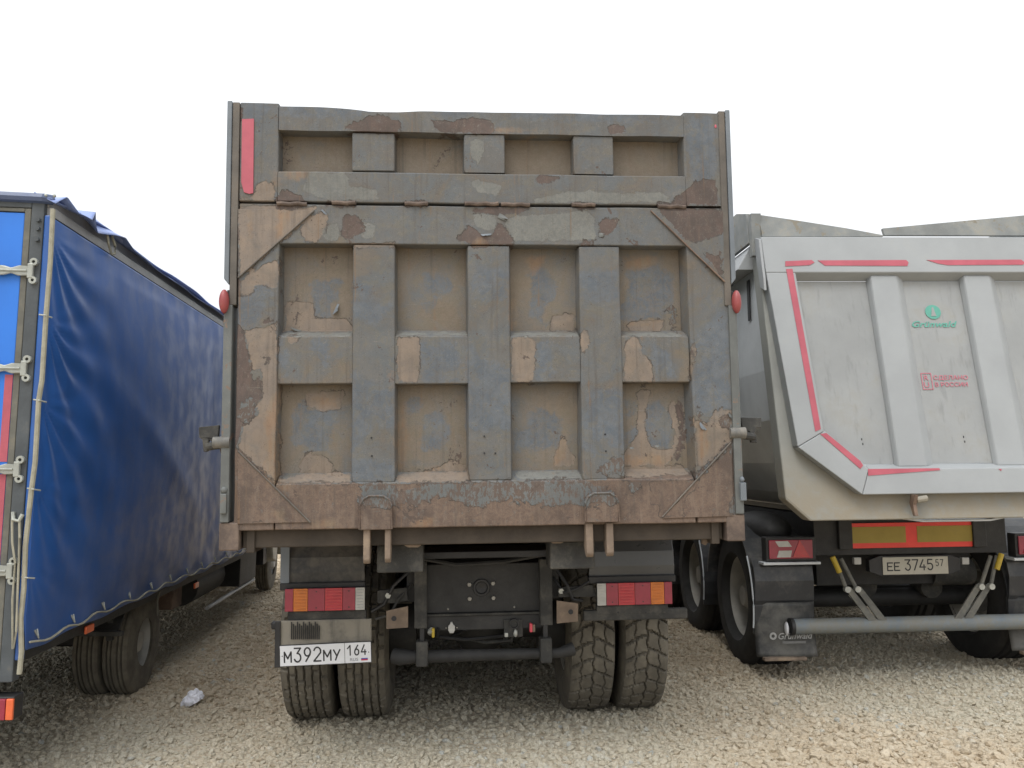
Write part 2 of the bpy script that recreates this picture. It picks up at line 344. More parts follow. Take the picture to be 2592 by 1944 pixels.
# ------------------------------------------------------------------ paint wear map of the rusty gate (traced patches, gate coordinates)
Z = {'a': (540, 230, .31646), 'b': (1200, 230, .31646), 'c': (540, 755, .31646), 'd': (1200, 755, .31646),
     'e': (1500, 1180, .1929), 'f': (560, 1200, .2441)}
def zp(tag, pts):
    ox, oy, s = Z[tag]; return np.array([FM.at(ox+x*s, oy+y*s) for x, y in pts])
W = {'rust': [
 ('a', [(1030,300),(1100,260),(1340,190),(1480,230),(1500,330),(1450,345),(1100,330)]),
 ('a', [(1720,225),(1870,250),(2080,215),(2240,240),(2250,345),(1800,330)]),
 ('b', [(0,230),(130,250),(180,290),(110,340),(-20,345)]),
 ('a', [(500,850),(560,790),(700,840),(760,900),(700,960),(500,930)]),
 ('a', [(1020,1000),(1130,985),(1180,1040),(1215,1110),(1070,1195),(1030,1140)]),
 ('a', [(1940,1180),(2000,1140),(2040,1080),(2110,1110),(2140,1150),(2230,1160),(2230,1230),(1960,1210)]),
 ('b', [(-20,1190),(150,1150),(190,1040),(240,1090),(310,1180),(320,1235),(-20,1245)]),
 ('b', [(1000,1060),(1070,1010),(1150,1030),(1130,1100),(1080,1150),(1000,1180)]),
 ('b', [(480,680),(680,680),(670,710),(520,755)]),
 ('b', [(1690,800),(1760,730),(1850,705),(1935,710),(1960,900),(1980,925),(1590,900),(1620,840)]),
 ('b', [(1480,950),(2000,950),(2000,1130),(1850,1190),(1700,1210),(1560,1060)]),
 ('b', [(1830,1290),(1960,1330),(1990,1500),(1850,1340)]),
 ('b', [(1070,310),(1130,255),(1200,280),(1220,345),(1080,345)]),
 ('b', [(-20,930),(440,930),(430,970),(230,985),(-20,975)]),
 ('b', [(830,1210),(950,1190),(970,1235),(850,1245)]),
 ('a', [(900,880),(1140,875),(1150,925),(900,925)]), ('a', [(1520,885),(1720,885),(1720,925),(1520,925)]),
 ('b', [(770,895),(980,895),(980,940),(770,940)]), ('b', [(1460,900),(1720,905),(1720,950),(1460,945)]),
 ('a', [(150,90),(230,130),(225,230),(150,180)]), ('a', [(140,700),(200,880),(200,1300),(215,1500),(150,1550)]),
 ('a', [(160,1500),(230,1520),(210,1650),(165,1640)]),
 ('c', [(150,170),(240,260),(280,430),(310,580),(300,700),(390,740),(395,800),(330,860),(360,930),(250,1000),(200,1130),(150,1250),(100,1250),(100,600)]),
 ('c', [(360,210),(400,165),(470,155),(470,190),(390,225)]),
 ('c', [(400,470),(470,480),(460,520),(410,500)]), ('c', [(310,690),(350,640),(390,570),(385,740)]),
 ('e', [(340,200),(620,190),(640,330),(560,370),(440,380)]),
 ('e', [(750,200),(1400,190),(1370,260),(1230,380),(1180,560),(1200,650),(880,660),(900,500),(790,420)]),
 ('d', [(1620,790),(1700,800),(1725,1200),(1600,1330),(1650,1200),(1690,1000)]),
 ('d', [(910,1480),(960,1490),(950,1530),(920,1520)]),
 ('d', [(1390,1640),(1500,1480),(1560,1500),(1520,1640)]),
 ('f', [(130,560),(200,510),(420,495),(540,540),(640,500),(760,555),(740,600),(130,600)])],
 'beige': [
 ('a', [(350,740),(420,710),(465,740),(500,800),(480,890),(200,890),(210,840),(330,830)]),
 ('a', [(190,910),(830,930),(690,1090),(540,1210),(215,1500),(200,1200)]),
 ('a', [(690,1090),(790,990),(880,965),(925,1000),(900,1100),(880,1160),(830,1210),(740,1200)]),
 ('a', [(215,1500),(520,1340),(520,1600),(480,1600),(420,1550),(340,1560),(320,1610),(210,1640)]),
 ('a', [(1120,1050),(1180,1050),(1175,1100),(1120,1110)]),
 ('a', [(1105,1225),(1450,1215),(1455,1250),(1110,1255)]),
 ('c', [(240,260),(500,200),(520,700),(500,1475),(200,1220),(230,1010),(360,930),(330,860),(390,800),(385,560),(310,580),(280,430)]),
 ('c', [(550,295),(690,300),(620,390)]),
 ('c', [(560,1430),(700,1395),(1090,1395),(1100,1480),(490,1485)]), ('c', [(1470,1390),(2040,1385),(2050,1470),(1450,1480)]),
 ('c', [(700,740),(1040,730),(1000,880),(830,895),(740,870)]),
 ('c', [(640,1330),(740,1230),(860,1250),(940,1340),(930,1390),(680,1390)]),
 ('c', [(1740,1370),(1860,1320),(1900,1290),(2030,1320),(2030,1385)]),
 ('c', [(1470,310),(1640,310),(1650,400),(1640,670),(1470,670)]),
 ('c', [(545,0),(780,0),(780,135),(1050,140),(1110,250),(545,250)]),
 ('d', [(640,110),(820,100),(830,240),(620,240)]), ('d', [(300,300),(500,310),(480,660),(300,665)]),
 ('d', [(730,1100),(800,1200),(850,1350),(650,1350),(660,1240)]),
 ('d', [(860,220),(920,270),(930,370),(880,430),(855,430)]),
 ('d', [(1240,300),(1310,310),(1430,560),(1430,665),(1200,665),(1210,400)]),
 ('d', [(1330,730),(1440,730),(1430,830),(1400,870),(1400,1050),(1440,1190),(1600,1210),(1640,1050),(1590,900),(1590,830),(1640,780),(1720,1000),(1650,1260),(1560,1340),(1220,1340),(1230,1240),(1340,1080),(1340,830)]),
 ('d', [(1260,190),(1420,140),(1560,150),(1530,240),(1280,245)]),
 ('d', [(1220,1345),(1700,1335),(1760,1440),(1180,1450),(1190,1400)]),
 ('d', [(1740,300),(1780,400),(1740,640),(1730,640)]),
 ('d', [(1760,950),(1850,1020),(1900,930),(1990,870),(2060,900),(2080,960),(2090,1110),(1900,1340),(1790,1345)])],
 'blue': [
 ('a', [(560,120),(1280,130),(1230,200),(600,200)]), ('b', [(-300,130),(60,140),(60,200),(-300,190)]), ('b', [(300,150),(1480,170),(1450,240),(900,230),(300,200)]),
 ('b', [(1690,330),(1760,240),(1870,230),(1920,400),(1930,700),(1790,745),(1750,650)]),
 ('a', [(230,100),(480,110),(400,200),(380,320),(260,200)]),
 ('a', [(780,1500),(1000,1480),(960,1659),(780,1659)]), ('c', [(780,0),(910,0),(910,140),(780,130)]),
 ('c', [(160,0),(420,0),(330,240),(220,210),(160,120)]), ('a', [(300,1590),(420,1560),(480,1620),(400,1659),(260,1659)]),
 ('c', [(650,850),(700,820),(760,880),(960,895),(930,1050),(880,1200),(740,1210),(700,1150),(620,1150)]),
 ('c', [(1690,920),(1800,900),(1880,1050),(1800,1200),(1680,1210)]), ('c', [(1530,830),(1640,790),(1640,870),(1540,910)]),
 ('a', [(1690,1440),(1870,1480),(1900,1540),(1820,1600),(1690,1590)]), ('c', [(1670,0),(1760,0),(1740,60),(1690,80)]),
 ('c', [(1650,360),(1760,330),(1960,370),(1960,660),(1690,665)]), ('c', [(780,330),(930,320),(900,540),(800,420)]), ('c', [(525,330),(570,420),(560,600),(525,600)]),
 ('c', [(1120,600),(1300,700),(1440,750),(1440,1040),(1300,1000),(1200,1100),(1110,1240)]), ('c', [(1110,1300),(1440,1310),(1445,1450),(1110,1440)]),
 ('a', [(1120,1480),(1250,1560),(1260,1659),(1115,1659)]), ('c', [(1115,0),(1440,60),(1300,200),(1120,150)]),
 ('c', [(2050,400),(2240,560),(2240,1050),(2060,1050)]), ('d', [(-50,500),(290,560),(290,1050),(-50,1050)]), ('b', [(20,1420),(270,1450),(270,1659),(-20,1659)]),
 ('b', [(470,1430),(570,1400),(660,1480),(640,1659),(480,1659)]), ('d', [(480,0),(560,50),(540,130),(600,200),(480,100)]),
 ('d', [(500,340),(600,340),(640,620),(500,650),(530,500)]),
 ('d', [(480,890),(600,880),(690,960),(700,1190),(480,1200),(340,1200),(350,1060),(460,1050)]),
 ('d', [(930,720),(1180,740),(1200,1200),(1110,1180),(1040,1060),(960,1250),(880,1250),(890,1050)]),
 ('b', [(860,1470),(1150,1440),(1150,1659),(900,1659)]),
 ('b', [(1260,1430),(1500,1400),(1620,1450),(1600,1659),(1250,1659)]), ('d', [(1200,0),(1540,0),(1560,130),(1400,150),(1210,130)]),
 ('d', [(1440,370),(1560,410),(1600,600),(1480,640)]),
 ('d', [(1420,840),(1510,820),(1600,930),(1620,1050),(1590,1200),(1440,1170),(1400,1050)]), ('d', [(1280,820),(1330,820),(1320,900),(1270,930)]), ('d', [(1280,1060),(1340,1050),(1330,1130),(1280,1150)]),
 ('d', [(1790,330),(1850,250),(2000,100),(2030,420),(2060,860),(1900,940),(1790,900),(1760,640)])],
 'pale': [
 ('a', [(770,640),(1050,650),(1100,770),(1310,790),(1330,870),(960,885),(700,800)]),
 ('a', [(2030,390),(2180,380),(2130,590),(2060,500)]), ('a', [(2090,710),(2230,740),(2200,830),(2100,800)]), ('b', [(-20,710),(230,750),(180,850),(80,790),(-20,770)]),
 ('b', [(480,880),(580,840),(880,790),(1180,820),(1500,810),(1580,870),(1560,895),(480,895)]),
 ('a', [(2070,990),(2180,970),(2200,1100),(2100,1090)]), ('b', [(60,980),(180,1000),(180,1120),(60,1110)]),
 ('b', [(330,1000),(900,960),(960,1030),(980,1190),(320,1200),(240,1050)]),
 ('a', [(860,1100),(1000,1060),(1010,1190),(880,1200)]), ('a', [(1200,1040),(1300,1080),(1290,1190),(1180,1180)]),
 ('c', [(560,255),(1100,255),(1100,300),(540,300)]), ('c', [(1500,255),(2020,255),(2020,290),(1490,290)]),
 ('d', [(300,255),(840,260),(840,300),(300,300)]), ('d', [(1210,255),(1660,260),(1670,300),(1220,300)]),
 ('d', [(340,1370),(860,1370),(870,1450),(320,1450)])],
 'speck': [
 ('c', [(190,880),(280,780),(330,870),(355,920),(260,990),(195,960)]),
 ('c', [(1190,1480),(1430,1480),(1480,1590),(1440,1659),(1170,1659),(1160,1600)]),
 ('c', [(1490,1540),(1600,1500),(1720,1480),(2080,1480),(2230,1500),(2230,1659),(2050,1659),(1800,1580),(1640,1659),(1450,1659)]),
 ('d', [(-20,1480),(400,1455),(900,1450),(1030,1500),(1110,1560),(1160,1659),(540,1659),(300,1600),(-20,1659)]),
 ('e', [(510,220),(570,190),(630,210),(610,290),(560,320),(510,270)]),
 ('d', [(1790,880),(1850,950),(1870,1010),(1830,1000),(1800,940)]), ('d', [(1960,1000),(2080,1050),(2080,950),(2050,920),(1990,940)]),
 ('e', [(1350,60),(1480,70),(1400,170),(1350,150)]), ('d', [(2050,1200),(2090,1120),(2110,1659),(2060,1659),(2090,1400)]), ('d', [(1790,1420),(1990,1160),(2060,1150),(2030,1200),(1900,1300),(1830,1420)]),
 ('e', [(1830,420),(1880,380),(1900,660),(1780,650),(1850,560)]),
 ('d', [(1590,60),(1650,50),(1665,180),(1640,250),(1600,200)]), ('d', [(1090,1290),(1200,1250),(1210,1410),(980,1400)])],
 'orange': [
 ('a', [(510,630),(760,625),(750,700),(690,715),(560,680)]), ('a', [(490,630),(530,640),(530,740),(490,750)]),
 ('a', [(520,960),(640,970),(600,1060),(510,1190)]), ('a', [(290,950),(310,950),(310,1180),(290,1180)]),
 ('b', [(0,1190),(160,1195),(160,1225),(0,1228)]), ('b', [(180,300),(500,310),(500,335),(150,325)]),
 ('b', [(400,1300),(570,1310),(490,1430)]), ('b', [(1220,1310),(1480,1310),(1380,1390),(1240,1370)]),
 ('c', [(430,900),(500,760),(510,1480),(430,1470)]), ('c', [(760,790),(980,770),(960,850),(820,860)]),
 ('c', [(1720,1370),(1830,1320),(1840,1370)]), ('c', [(490,1480),(640,1480),(600,1520),(520,1520)]), ('c',[(1405,600),(1450,600),(1450,740),(1410,720)]),
 ('c', [(1465,900),(1530,800),(1530,1360),(1465,1380)]), ('d', [(300,0),(340,0),(330,240),(300,250)]),
 ('d', [(740,1120),(770,1180),(700,1340),(655,1340),(680,1200)]), ('d', [(1260,190),(1560,150),(1400,200)]),
 ('d', [(1230,1260),(1620,1270),(1560,1330),(1230,1330)]), ('d', [(1770,960),(1850,1030),(1900,1200),(1800,1330)]),
 ('f', [(930,520),(1180,480),(1230,560),(930,560)]), ('f', [(1960,500),(2212,430),(2212,540),(1960,540)]),
 ('f', [(560,400),(600,380),(690,500),(620,520)]), ('e', [(0,640),(80,600),(80,740),(0,740)])]}
WP = {k: [zp(t, p) for t, p in v] for k, v in W.items()}
# everything on the lowest rail and its corner plates is bare brown metal
WP['low'] = [zp('c', [(150,1190),(210,1215),(500,1475),(1180,1480),(2230,1470),(2230,2200),(100,2200)]),
             zp('d', [(-20,1475),(1200,1440),(1790,1400),(2060,1140),(2120,1150),(2160,1900),(-20,2200)])]
def sdf(P, poly):
    d = np.full(len(P), 1e9); ins = np.zeros(len(P), bool); n = len(poly)
    for i in range(n):
        a = poly[i]; b = poly[(i+1) % n]; e = b-a; w_ = P-a
        t = np.clip((w_@e)/max(1e-9, e@e), 0, 1)
        d = np.minimum(d, np.hypot(*(w_-t[:, None]*e).T))
        c1 = P[:, 1] >= a[1]; c2 = P[:, 1] < b[1]; cr = e[0]*w_[:, 1]-e[1]*w_[:, 0]
        ins ^= (c1 & c2 & (cr > 0)) | (~c1 & ~c2 & (cr < 0))
    return np.where(ins, d, -d)
def wear(me, dusty=.35):
    n = len(me.vertices); co = np.empty(n*3, 'f'); me.vertices.foreach_get('co', co); co = co.reshape(-1, 3)
    # points behind the front face are read where the photo shows them from the camera's height
    P = np.stack([co[:, 0], co[:, 2]], 1).astype(float)
    for k, polys in WP.items():
        v = np.full(n, -.12)
        for pl in polys:
            lo = pl.min(0)-.12; hi = pl.max(0)+.12
            m = ((P > lo) & (P < hi)).all(1)
            if m.any(): v[m] = np.maximum(v[m], sdf(P[m], pl))
        a = me.attributes.new(k, 'FLOAT', 'POINT'); a.data.foreach_set('value', v.astype('f'))
    a = me.attributes.new('dusty', 'FLOAT', 'POINT'); a.data.foreach_set('value', np.full(n, dusty, 'f'))

def gridface(bm, c00, c10, c11, c01, step):
    c00, c10, c11, c01 = map(Vector, (c00, c10, c11, c01))
    nu = max(1, round(max((c10-c00).length, (c11-c01).length)/step)); nv = max(1, round(max((c01-c00).length, (c11-c10).length)/step))
    g = [[bm.verts.new((c00.lerp(c10, u/nu)).lerp(c01.lerp(c11, u/nu), v/nv)) for u in range(nu+1)] for v in range(nv+1)]
    for v in range(nv):
        for u in range(nu): bm.faces.new((g[v][u], g[v][u+1], g[v+1][u+1], g[v+1][u]))
def painted(name, parent, x0, x1, z0, z1, yf=0, yb=.085, sl=(.0, .0, .0, .0), quad=None, dusty=.35, dent=.003, step=.022, bevel=.005, zfun=None, back=False):
    """box-section member with pressed, sloping flanks sl=(left,right,bottom,top); quad=four front corners instead of the rectangle"""
    q = quad or [(x0, z0), (x1, z0), (x1, z1), (x0, z1)]
    F = [(x, yf, z) for x, z in q]
    off = [(-sl[0], -sl[2]), (sl[1], -sl[2]), (sl[1], sl[3]), (-sl[0], sl[3])]
    B = [(x+o[0], yb, z+o[1]) for (x, z), o in zip(q, off)]
    bm = bmesh.new()
    gridface(bm, F[0], F[1], F[2], F[3], step)
    for i in range(4): gridface(bm, B[i], B[(i+1) % 4], F[(i+1) % 4], F[i], step)
    if back: gridface(bm, B[3], B[2], B[1], B[0], .2)
    bmesh.ops.remove_doubles(bm, verts=bm.verts, dist=.0015)
    for v in bm.verts:
        p = v.co.copy(); front = max(0, 1-(p.y-yf)/max(.001, yb-yf))
        d = noise.noise(Vector((p.x*2.3, 3.1, p.z*2.3)))*1.0 + noise.noise(Vector((p.x*9, 7.7, p.z*9)))*.5
        v.co.y += d*dent*front; v.co.z += noise.noise(Vector((p.x*4, 1, p.z*4)))*dent*.5; v.co.x += noise.noise(Vector((p.z*4, 5, p.x*4)))*dent*.4
        if zfun: v.co.z += zfun(p.x, p.z)
    bmesh.ops.recalc_face_normals(bm, faces=bm.faces)
    me = bpy.data.meshes.new(name); bm.to_mesh(me); bm.free(); wear(me, dusty); me.materials.append(M['gate'])
    me.shade_smooth(); me.set_sharp_from_angle(angle=R(28))
    return obj(name, None, None, parent, data=me, bevel=bevel)
def G(px, py, c=0): return FM.at(px, py, c)

# ------------------------------------------------------------------ ground
def greyness(x, y):
    def blob(cx, cy, rx, ry): return np.exp(-(((x-cx)/rx)**2+((y-cy)/ry)**2)*1.2)
    g = blob(-.1, 4.9, 1.3, 2.0)+blob(-.2, 7.5, 1.2, 4)+blob(3.0, 5.9, 1.4, .7)+blob(3.0, 8, 1.2, 3)+.9*blob(-2.3, 4.9, .9, .9)+blob(-3.6, 7, 1.0, 4)
    return np.clip(g, 0, 1)
def hgt(x, y):
    return .018*np.sin(x*1.3+y*.7)*np.sin(y*1.1-x*.4)+.010*np.sin(x*3.1+1)*np.sin(y*2.7+.5)
m, t, b = new_mat('gravel_ground'); q = NB(t); v = q.coord()
ga = t.nodes.new('ShaderNodeAttribute'); ga.attribute_name = 'grey'
n1 = q.noise(v, 1.1, 6, .6); n2 = q.noise(v, 14, 6, .7)
vo = t.nodes.new('ShaderNodeTexVoronoi'); vo.inputs['Scale'].default_value = 42; q.l(v, vo.inputs['Vector'])
sep = t.nodes.new('ShaderNodeSeparateColor'); q.l(vo.outputs['Color'], sep.inputs[0])
tan = q.mix(q.ramp(n1, .35, .65), (.47, .375, .255), (.52, .425, .30))
gr = q.mix(q.ramp(n1, .35, .65), (.43, .39, .305), (.49, .45, .36))
c = q.mix(ga.outputs['Fac'], tan, gr)
c = q.mix(q.ramp(sep.outputs[0], 0, 1, 0, .5), c, (.52, .455, .35))
c = q.mix(q.ramp(sep.outputs[1], .55, 1, 0, .45), c, (.30, .23, .145))
c = q.mix(q.ramp(vo.outputs['Distance'], .4, .8, 0, .4), c, (.22, .175, .12))
q.l(c, b.inputs['Base Color']); b.inputs['Roughness'].default_value = .92
nb = q.bump(vo.outputs['Distance'], None, .8, -.012); q.bump(n2, b, .5, .01, nb)
M['ground'] = m
nx, ny = 150, 220
xs = np.linspace(-8, 9, nx); ys = np.linspace(2.2, 26, ny)
# near yard in detail, then one wide sheet to the horizon, joined at the rim
bm = bmesh.new(); lay = bm.verts.layers.float.new('grey')
fade = lambda x, y: np.clip(min(x+8, 9-x, y-2.2, 26-y)/1.0, 0, 1)
g = []
for j in range(ny):
    row = []
    for i in range(nx):
        x, y = xs[i], ys[j]; vv = bm.verts.new((x, y, float(hgt(x, y)*fade(x, y)))); vv[lay] = float(greyness(x, y)); row.append(vv)
    g.append(row)
for j in range(ny-1):
    for i in range(nx-1): bm.faces.new((g[j][i], g[j][i+1], g[j+1][i+1], g[j+1][i]))
BIG = 1200
o1, o2, o3, o4 = [bm.verts.new(p) for p in ((-BIG, -BIG, 0), (BIG, -BIG, 0), (BIG, BIG, 0), (-BIG, BIG, 0))]
for side, a_, b_ in (([g[0][i] for i in range(nx)], o1, o2), ([g[j][nx-1] for j in range(ny)], o2, o3),
                     ([g[ny-1][i] for i in reversed(range(nx))], o3, o4), ([g[j][0] for j in reversed(range(ny))], o4, o1)):
    h = len(side)//2
    for k in range(len(side)-1):
        bm.faces.new((side[k], side[k+1], a_ if k < h else b_))
    bm.faces.new((side[h], b_, a_))
bmesh.ops.recalc_face_normals(bm, faces=bm.faces)
me = bpy.data.meshes.new('ground'); bm.to_mesh(me); bm.free(); me.shade_smooth(); me.materials.append(m)
if me.polygons[0].normal.z < 0: me.flip_normals()
gnd = bpy.data.objects.new('ground', me); S.collection.objects.link(gnd); gnd['kind'] = 'structure'

# loose stones on it: points with size, turn and tone, instanced by geometry nodes into ONE stuff object
m, t, b = new_mat('gravel_stone'); q = NB(t)
def iattr(n):
    a = t.nodes.new('ShaderNodeAttribute'); a.attribute_type = 'INSTANCER'; a.attribute_name = n; return a.outputs['Fac']
tone = iattr('tone'); gy = iattr('greyn'); v = q.coord()
def cramp(stops):
    r = t.nodes.new('ShaderNodeValToRGB'); q.l(tone, r.inputs[0]); el_ = r.color_ramp.elements
    el_[0].position = stops[0][0]; el_[0].color = (*stops[0][1], 1); el_[1].position = stops[-1][0]; el_[1].color = (*stops[-1][1], 1)
    for pos, col in stops[1:-1]: el_.new(pos).color = (*col, 1)
    return r
rp = cramp(((0, (.29, .21, .125)), (.25, (.40, .315, .215)), (.6, (.46, .38, .275)), (.86, (.51, .44, .335)), (1, (.37, .38, .355))))
rg = cramp(((0, (.29, .255, .19)), (.35, (.385, .35, .27)), (.75, (.45, .42, .34)), (1, (.37, .38, .355))))
c = q.mix(gy, rp.outputs[0], rg.outputs[0])
c = q.mix(q.ramp(q.noise(v, 1.6, 4), .4, .7, 0, .35), c, (.46, .38, .27))
q.l(c, b.inputs['Base Color']); b.inputs['Roughness'].default_value = .9
q.bump(q.noise(v, 3, 5), b, .4, .1)
M['stone'] = m
src = bpy.data.collections.new('stone_shapes')
for k in range(8):
    bm = bmesh.new(); bmesh.ops.create_icosphere(bm, subdivisions=2 if k < 3 else 1, radius=.5)
    fl = (random.uniform(.75, 1.1), random.uniform(.9, 1.35), random.uniform(.5, .8))
    for vv in bm.verts:
        p = vv.co.normalized(); r = 1+.34*noise.noise(p*1.3+Vector((k*7, 0, 0)))+.16*noise.noise(p*3+Vector((0, k*5, 0)))
        vv.co = Vector((p.x*fl[0], p.y*fl[1], p.z*fl[2]))*.5*r
    # break the roundness with a few flat cuts
    for _ in range(5):
        d = Vector((random.gauss(0, 1), random.gauss(0, 1), random.gauss(0, 1))).normalized(); lim = random.uniform(.25, .36)
        for vv in bm.verts:
            s_ = vv.co.dot(d)
            if s_ > lim: vv.co -= d*(s_-lim)
    me = bpy.data.meshes.new('stone_shape'); bm.to_mesh(me); bm.free(); me.materials.append(m)
    src.objects.link(bpy.data.objects.new('stone_shape', me))
rng = np.random.default_rng(3)
pts = []
def scatter(n, y0, y1, smin, smax, powr):
    y = y0+(y1-y0)*rng.random(n); wd = 5.7 if y1 < 20 else 12; x = -wd+2*wd*rng.random(n)
    xl = np.abs(x) < y*.72+.6; x, y = x[xl], y[xl]; n = len(x)
    s = smin+(smax-smin)*rng.random(n)**powr
    pts.append(np.stack([x, y, hgt(x, y)+s*(-.04+.20*rng.random(n)), s], 1))
scatter(60000, 3.6, 7.5, .016, .050, 1.7)
scatter(52000, 7.0, 14, .018, .050, 1.6)
scatter(11000, 3.6, 10, .044, .076, 2.0)
scatter(30000, 13, 26, .03, .07, 1.5)
scatter(260, 3.6, 9, .06, .095, 2.5)
pts = np.concatenate(pts); n = len(pts)
gr_ = greyness(pts[:, 0], pts[:, 1]); keep = ~((gr_ > .5) & (pts[:, 3] > .05)); pts = pts[keep]; gr_ = gr_[keep]; n = len(pts)
me = bpy.data.meshes.new('gravel'); me.vertices.add(n); me.vertices.foreach_set('co', pts[:, :3].astype('f').ravel())
for nm, val in (('size', pts[:, 3]), ('tone', np.clip(rng.normal(.52, .16, n)+.13*np.sin(pts[:, 0]*1.7+2*np.sin(pts[:, 1]*.9))*np.sin(pts[:, 1]*2.3+pts[:, 0]), 0, 1)), ('greyn', np.clip(gr_+rng.normal(0, .12, n), 0, 1))):
    a = me.attributes.new(nm, 'FLOAT', 'POINT'); a.data.foreach_set('value', val.astype('f'))
a = me.attributes.new('turn', 'FLOAT_VECTOR', 'POINT')
a.data.foreach_set('vector', np.stack([rng.normal(0, .45, n), rng.normal(0, .45, n), rng.random(n)*6.28], 1).astype('f').ravel())
gravel = bpy.data.objects.new('gravel', me); S.collection.objects.link(gravel); gravel['kind'] = 'stuff'
me.materials.append(m)
ng = bpy.data.node_groups.new('scatter_stones', 'GeometryNodeTree')
ng.interface.new_socket('Geometry', in_out='INPUT', socket_type='NodeSocketGeometry'); ng.interface.new_socket('Geometry', in_out='OUTPUT', socket_type='NodeSocketGeometry')
N = ng.nodes; L = ng.links.new
gi = N.new('NodeGroupInput'); go = N.new('NodeGroupOutput')
ci = N.new('GeometryNodeCollectionInfo'); ci.inputs['Collection'].default_value = src; ci.inputs['Separate Children'].default_value = True; ci.inputs['Reset Children'].default_value = True
ip = N.new('GeometryNodeInstanceOnPoints'); ip.inputs['Pick Instance'].default_value = True
def named(n, ty):
    a = N.new('GeometryNodeInputNamedAttribute'); a.data_type = ty; a.inputs['Name'].default_value = n
    return [o for o in a.outputs if o.enabled and o.name == 'Attribute'][0]
e2r = N.new('FunctionNodeEulerToRotation')
L(gi.outputs[0], ip.inputs['Points']); L(ci.outputs[0], ip.inputs['Instance'])
L(named('turn', 'FLOAT_VECTOR'), e2r.inputs[0]); L(e2r.outputs[0], ip.inputs['Rotation']); L(named('size', 'FLOAT'), ip.inputs['Scale'])
L(ip.outputs[0], go.inputs[0])
md = gravel.modifiers.new('scatter', 'NODES'); md.node_group = ng

# ------------------------------------------------------------------ wheels
def tyre_mesh(name, Rr, wd, pattern, mat, nt_=260, nw=46, bead=.56):
    """full tyre with real tread grooves; axis x, centred"""
    prof = []
    hw = wd/2
    for i in range(nw+1):
        x = -hw*.93+2*hw*.93*i/nw; prof.append((x, Rr-.010*(abs(x)/hw)**2-.014*max(0, abs(x)/hw-.78)/.22, 1))
    side = [(hw*1.0, Rr-.05, 0), (hw*1.06, Rr-.12, 0), (hw*1.04, Rr-.19, 0), (hw*.86, Rr*bead, 0), (hw*.70, Rr*bead-.01, 0)]
    prof = [(-a, r, g) for a, r, g in reversed(side)]+prof+side
    vs = []; m = len(prof)
    for j in range(nt_):
        th = 2*math.pi*j/nt_; ct, st = math.cos(th), math.sin(th)
        for x, r, tr in prof:
            rr = r-(.020*pattern(x/hw, th) if tr else (.004 if int(th*60) % 2 and abs(r-(Rr-.05)) < 1e-6 else 0)); vs.append((x, rr*ct, rr*st))
    fs = [(j*m+i, ((j+1) % nt_)*m+i, ((j+1) % nt_)*m+i+1, j*m+i+1) for j in range(nt_) for i in range(m-1)]
    mb = MB(); mb.v = vs; mb.f = fs
    o = obj(name, mb, mat, None, smooth=True); me = o.data; bpy.data.objects.remove(o); return me
def pat_rib(u, th):      # straight ribs cut by short sipes
    for g in (-.62, -.30, .02, .34, .66):
        if abs(u-g-.012*math.sin(th*46)) < .028: return 1
    col = int((u+1.3)*3.1); ph = (th/(2*math.pi)*46+col*.37+u*.25) % 1
    return .8 if ph < .10 else 0
def pat_lug(u, th):      # broad curved lugs meeting in the middle
    s = .42-.38*abs(u)**1.6 if u < 0 else -.02-.42*abs(u)**1.4
    ph = (th/(2*math.pi)*32+s*1.7) % 1
    if ph < .13: return 1
    zz = .04*math.sin(th*36)
    if abs(u-zz) < .03: return .9
    if abs(abs(u)-.52-zz*.8) < .02: return .8
    return 0
def pat_plain(u, th):
    for g in (-.55, -.2, .2, .55):
        if abs(u-g) < .04: return 1
    return 0
TY_RIB = tyre_mesh('tyre', .53, .285, pat_rib, M['rubber'])
TY_LUG = tyre_mesh('tyre', .53, .275, pat_lug, M['rubber'], 360)
TY_TRL = tyre_mesh('tyre', .53, .38, pat_plain, M['rubber_blk'], 72, 24, .60)
TY_BLU = tyre_mesh('tyre', .35, .170, pat_plain, M['rubber'], 96, 24, .58)
def rim_mb(Rr, wd, dish, bead=.56, out=-1):
    """steel disc wheel; out=-1: outer face towards -x; dish=depth from outer lip to disc"""
    r = Rr*bead+.012; hw = wd/2*.80
    P = [(-hw-.004, r+.006), (-hw-.010, r-.004), (-hw+.006, r-.016), (-hw+.05, r-.03), (-hw+dish*.9, r-.055), (-hw+dish, r-.075), (-hw+dish-.018, r*.62), (-hw+dish+.01, r*.50), (-hw+dish-.055, r*.42),
         (-hw+dish-.10, r*.40), (-hw+dish-.125, r*.30), (-hw+dish-.13, .001)]
    mb = MB(); mb.lathe([(a*-out*1.0 if out > 0 else a, q_) for a, q_ in P] if out < 0 else [(-a, q_) for a, q_ in P], n=40)
    back = [(-hw+.05, r-.03), (hw, r-.02), (hw+.008, r+.004)]
    mb.lathe(back if out < 0 else [(-a, q_) for a, q_ in back], n=40)
    for k in range(10):
        a = k*2*math.pi/10; x0 = (-hw+dish-.03)*(1 if out < 0 else -1)
        mb.lathe([(-.022, .001), (-.022, .014), (.02, .014)], (x0, math.cos(a)*r*.52, math.sin(a)*r*.52), 'x', 6)
    return mb
def wheel(parent, ty, rim, x, y, z, rmat, name='wheel', rot=None, tyx=0, hub=False):
    wv = bpy.data.objects.new(name, None); S.collection.objects.link(wv); wv.parent = parent; wv.location = (x, y, z)
    wv.rotation_euler = (random.uniform(0, 6.28) if rot is None else rot, 0, 0)
    obj('tyre', None, None, wv, data=ty)
    if isinstance(rim, MB): rim = None if rim is None else rim
    r_ = obj('rim', rim, rmat, wv, smooth=True) if isinstance(rim, MB) else obj('rim', None, None, wv, data=rim)
    return wv, r_.data

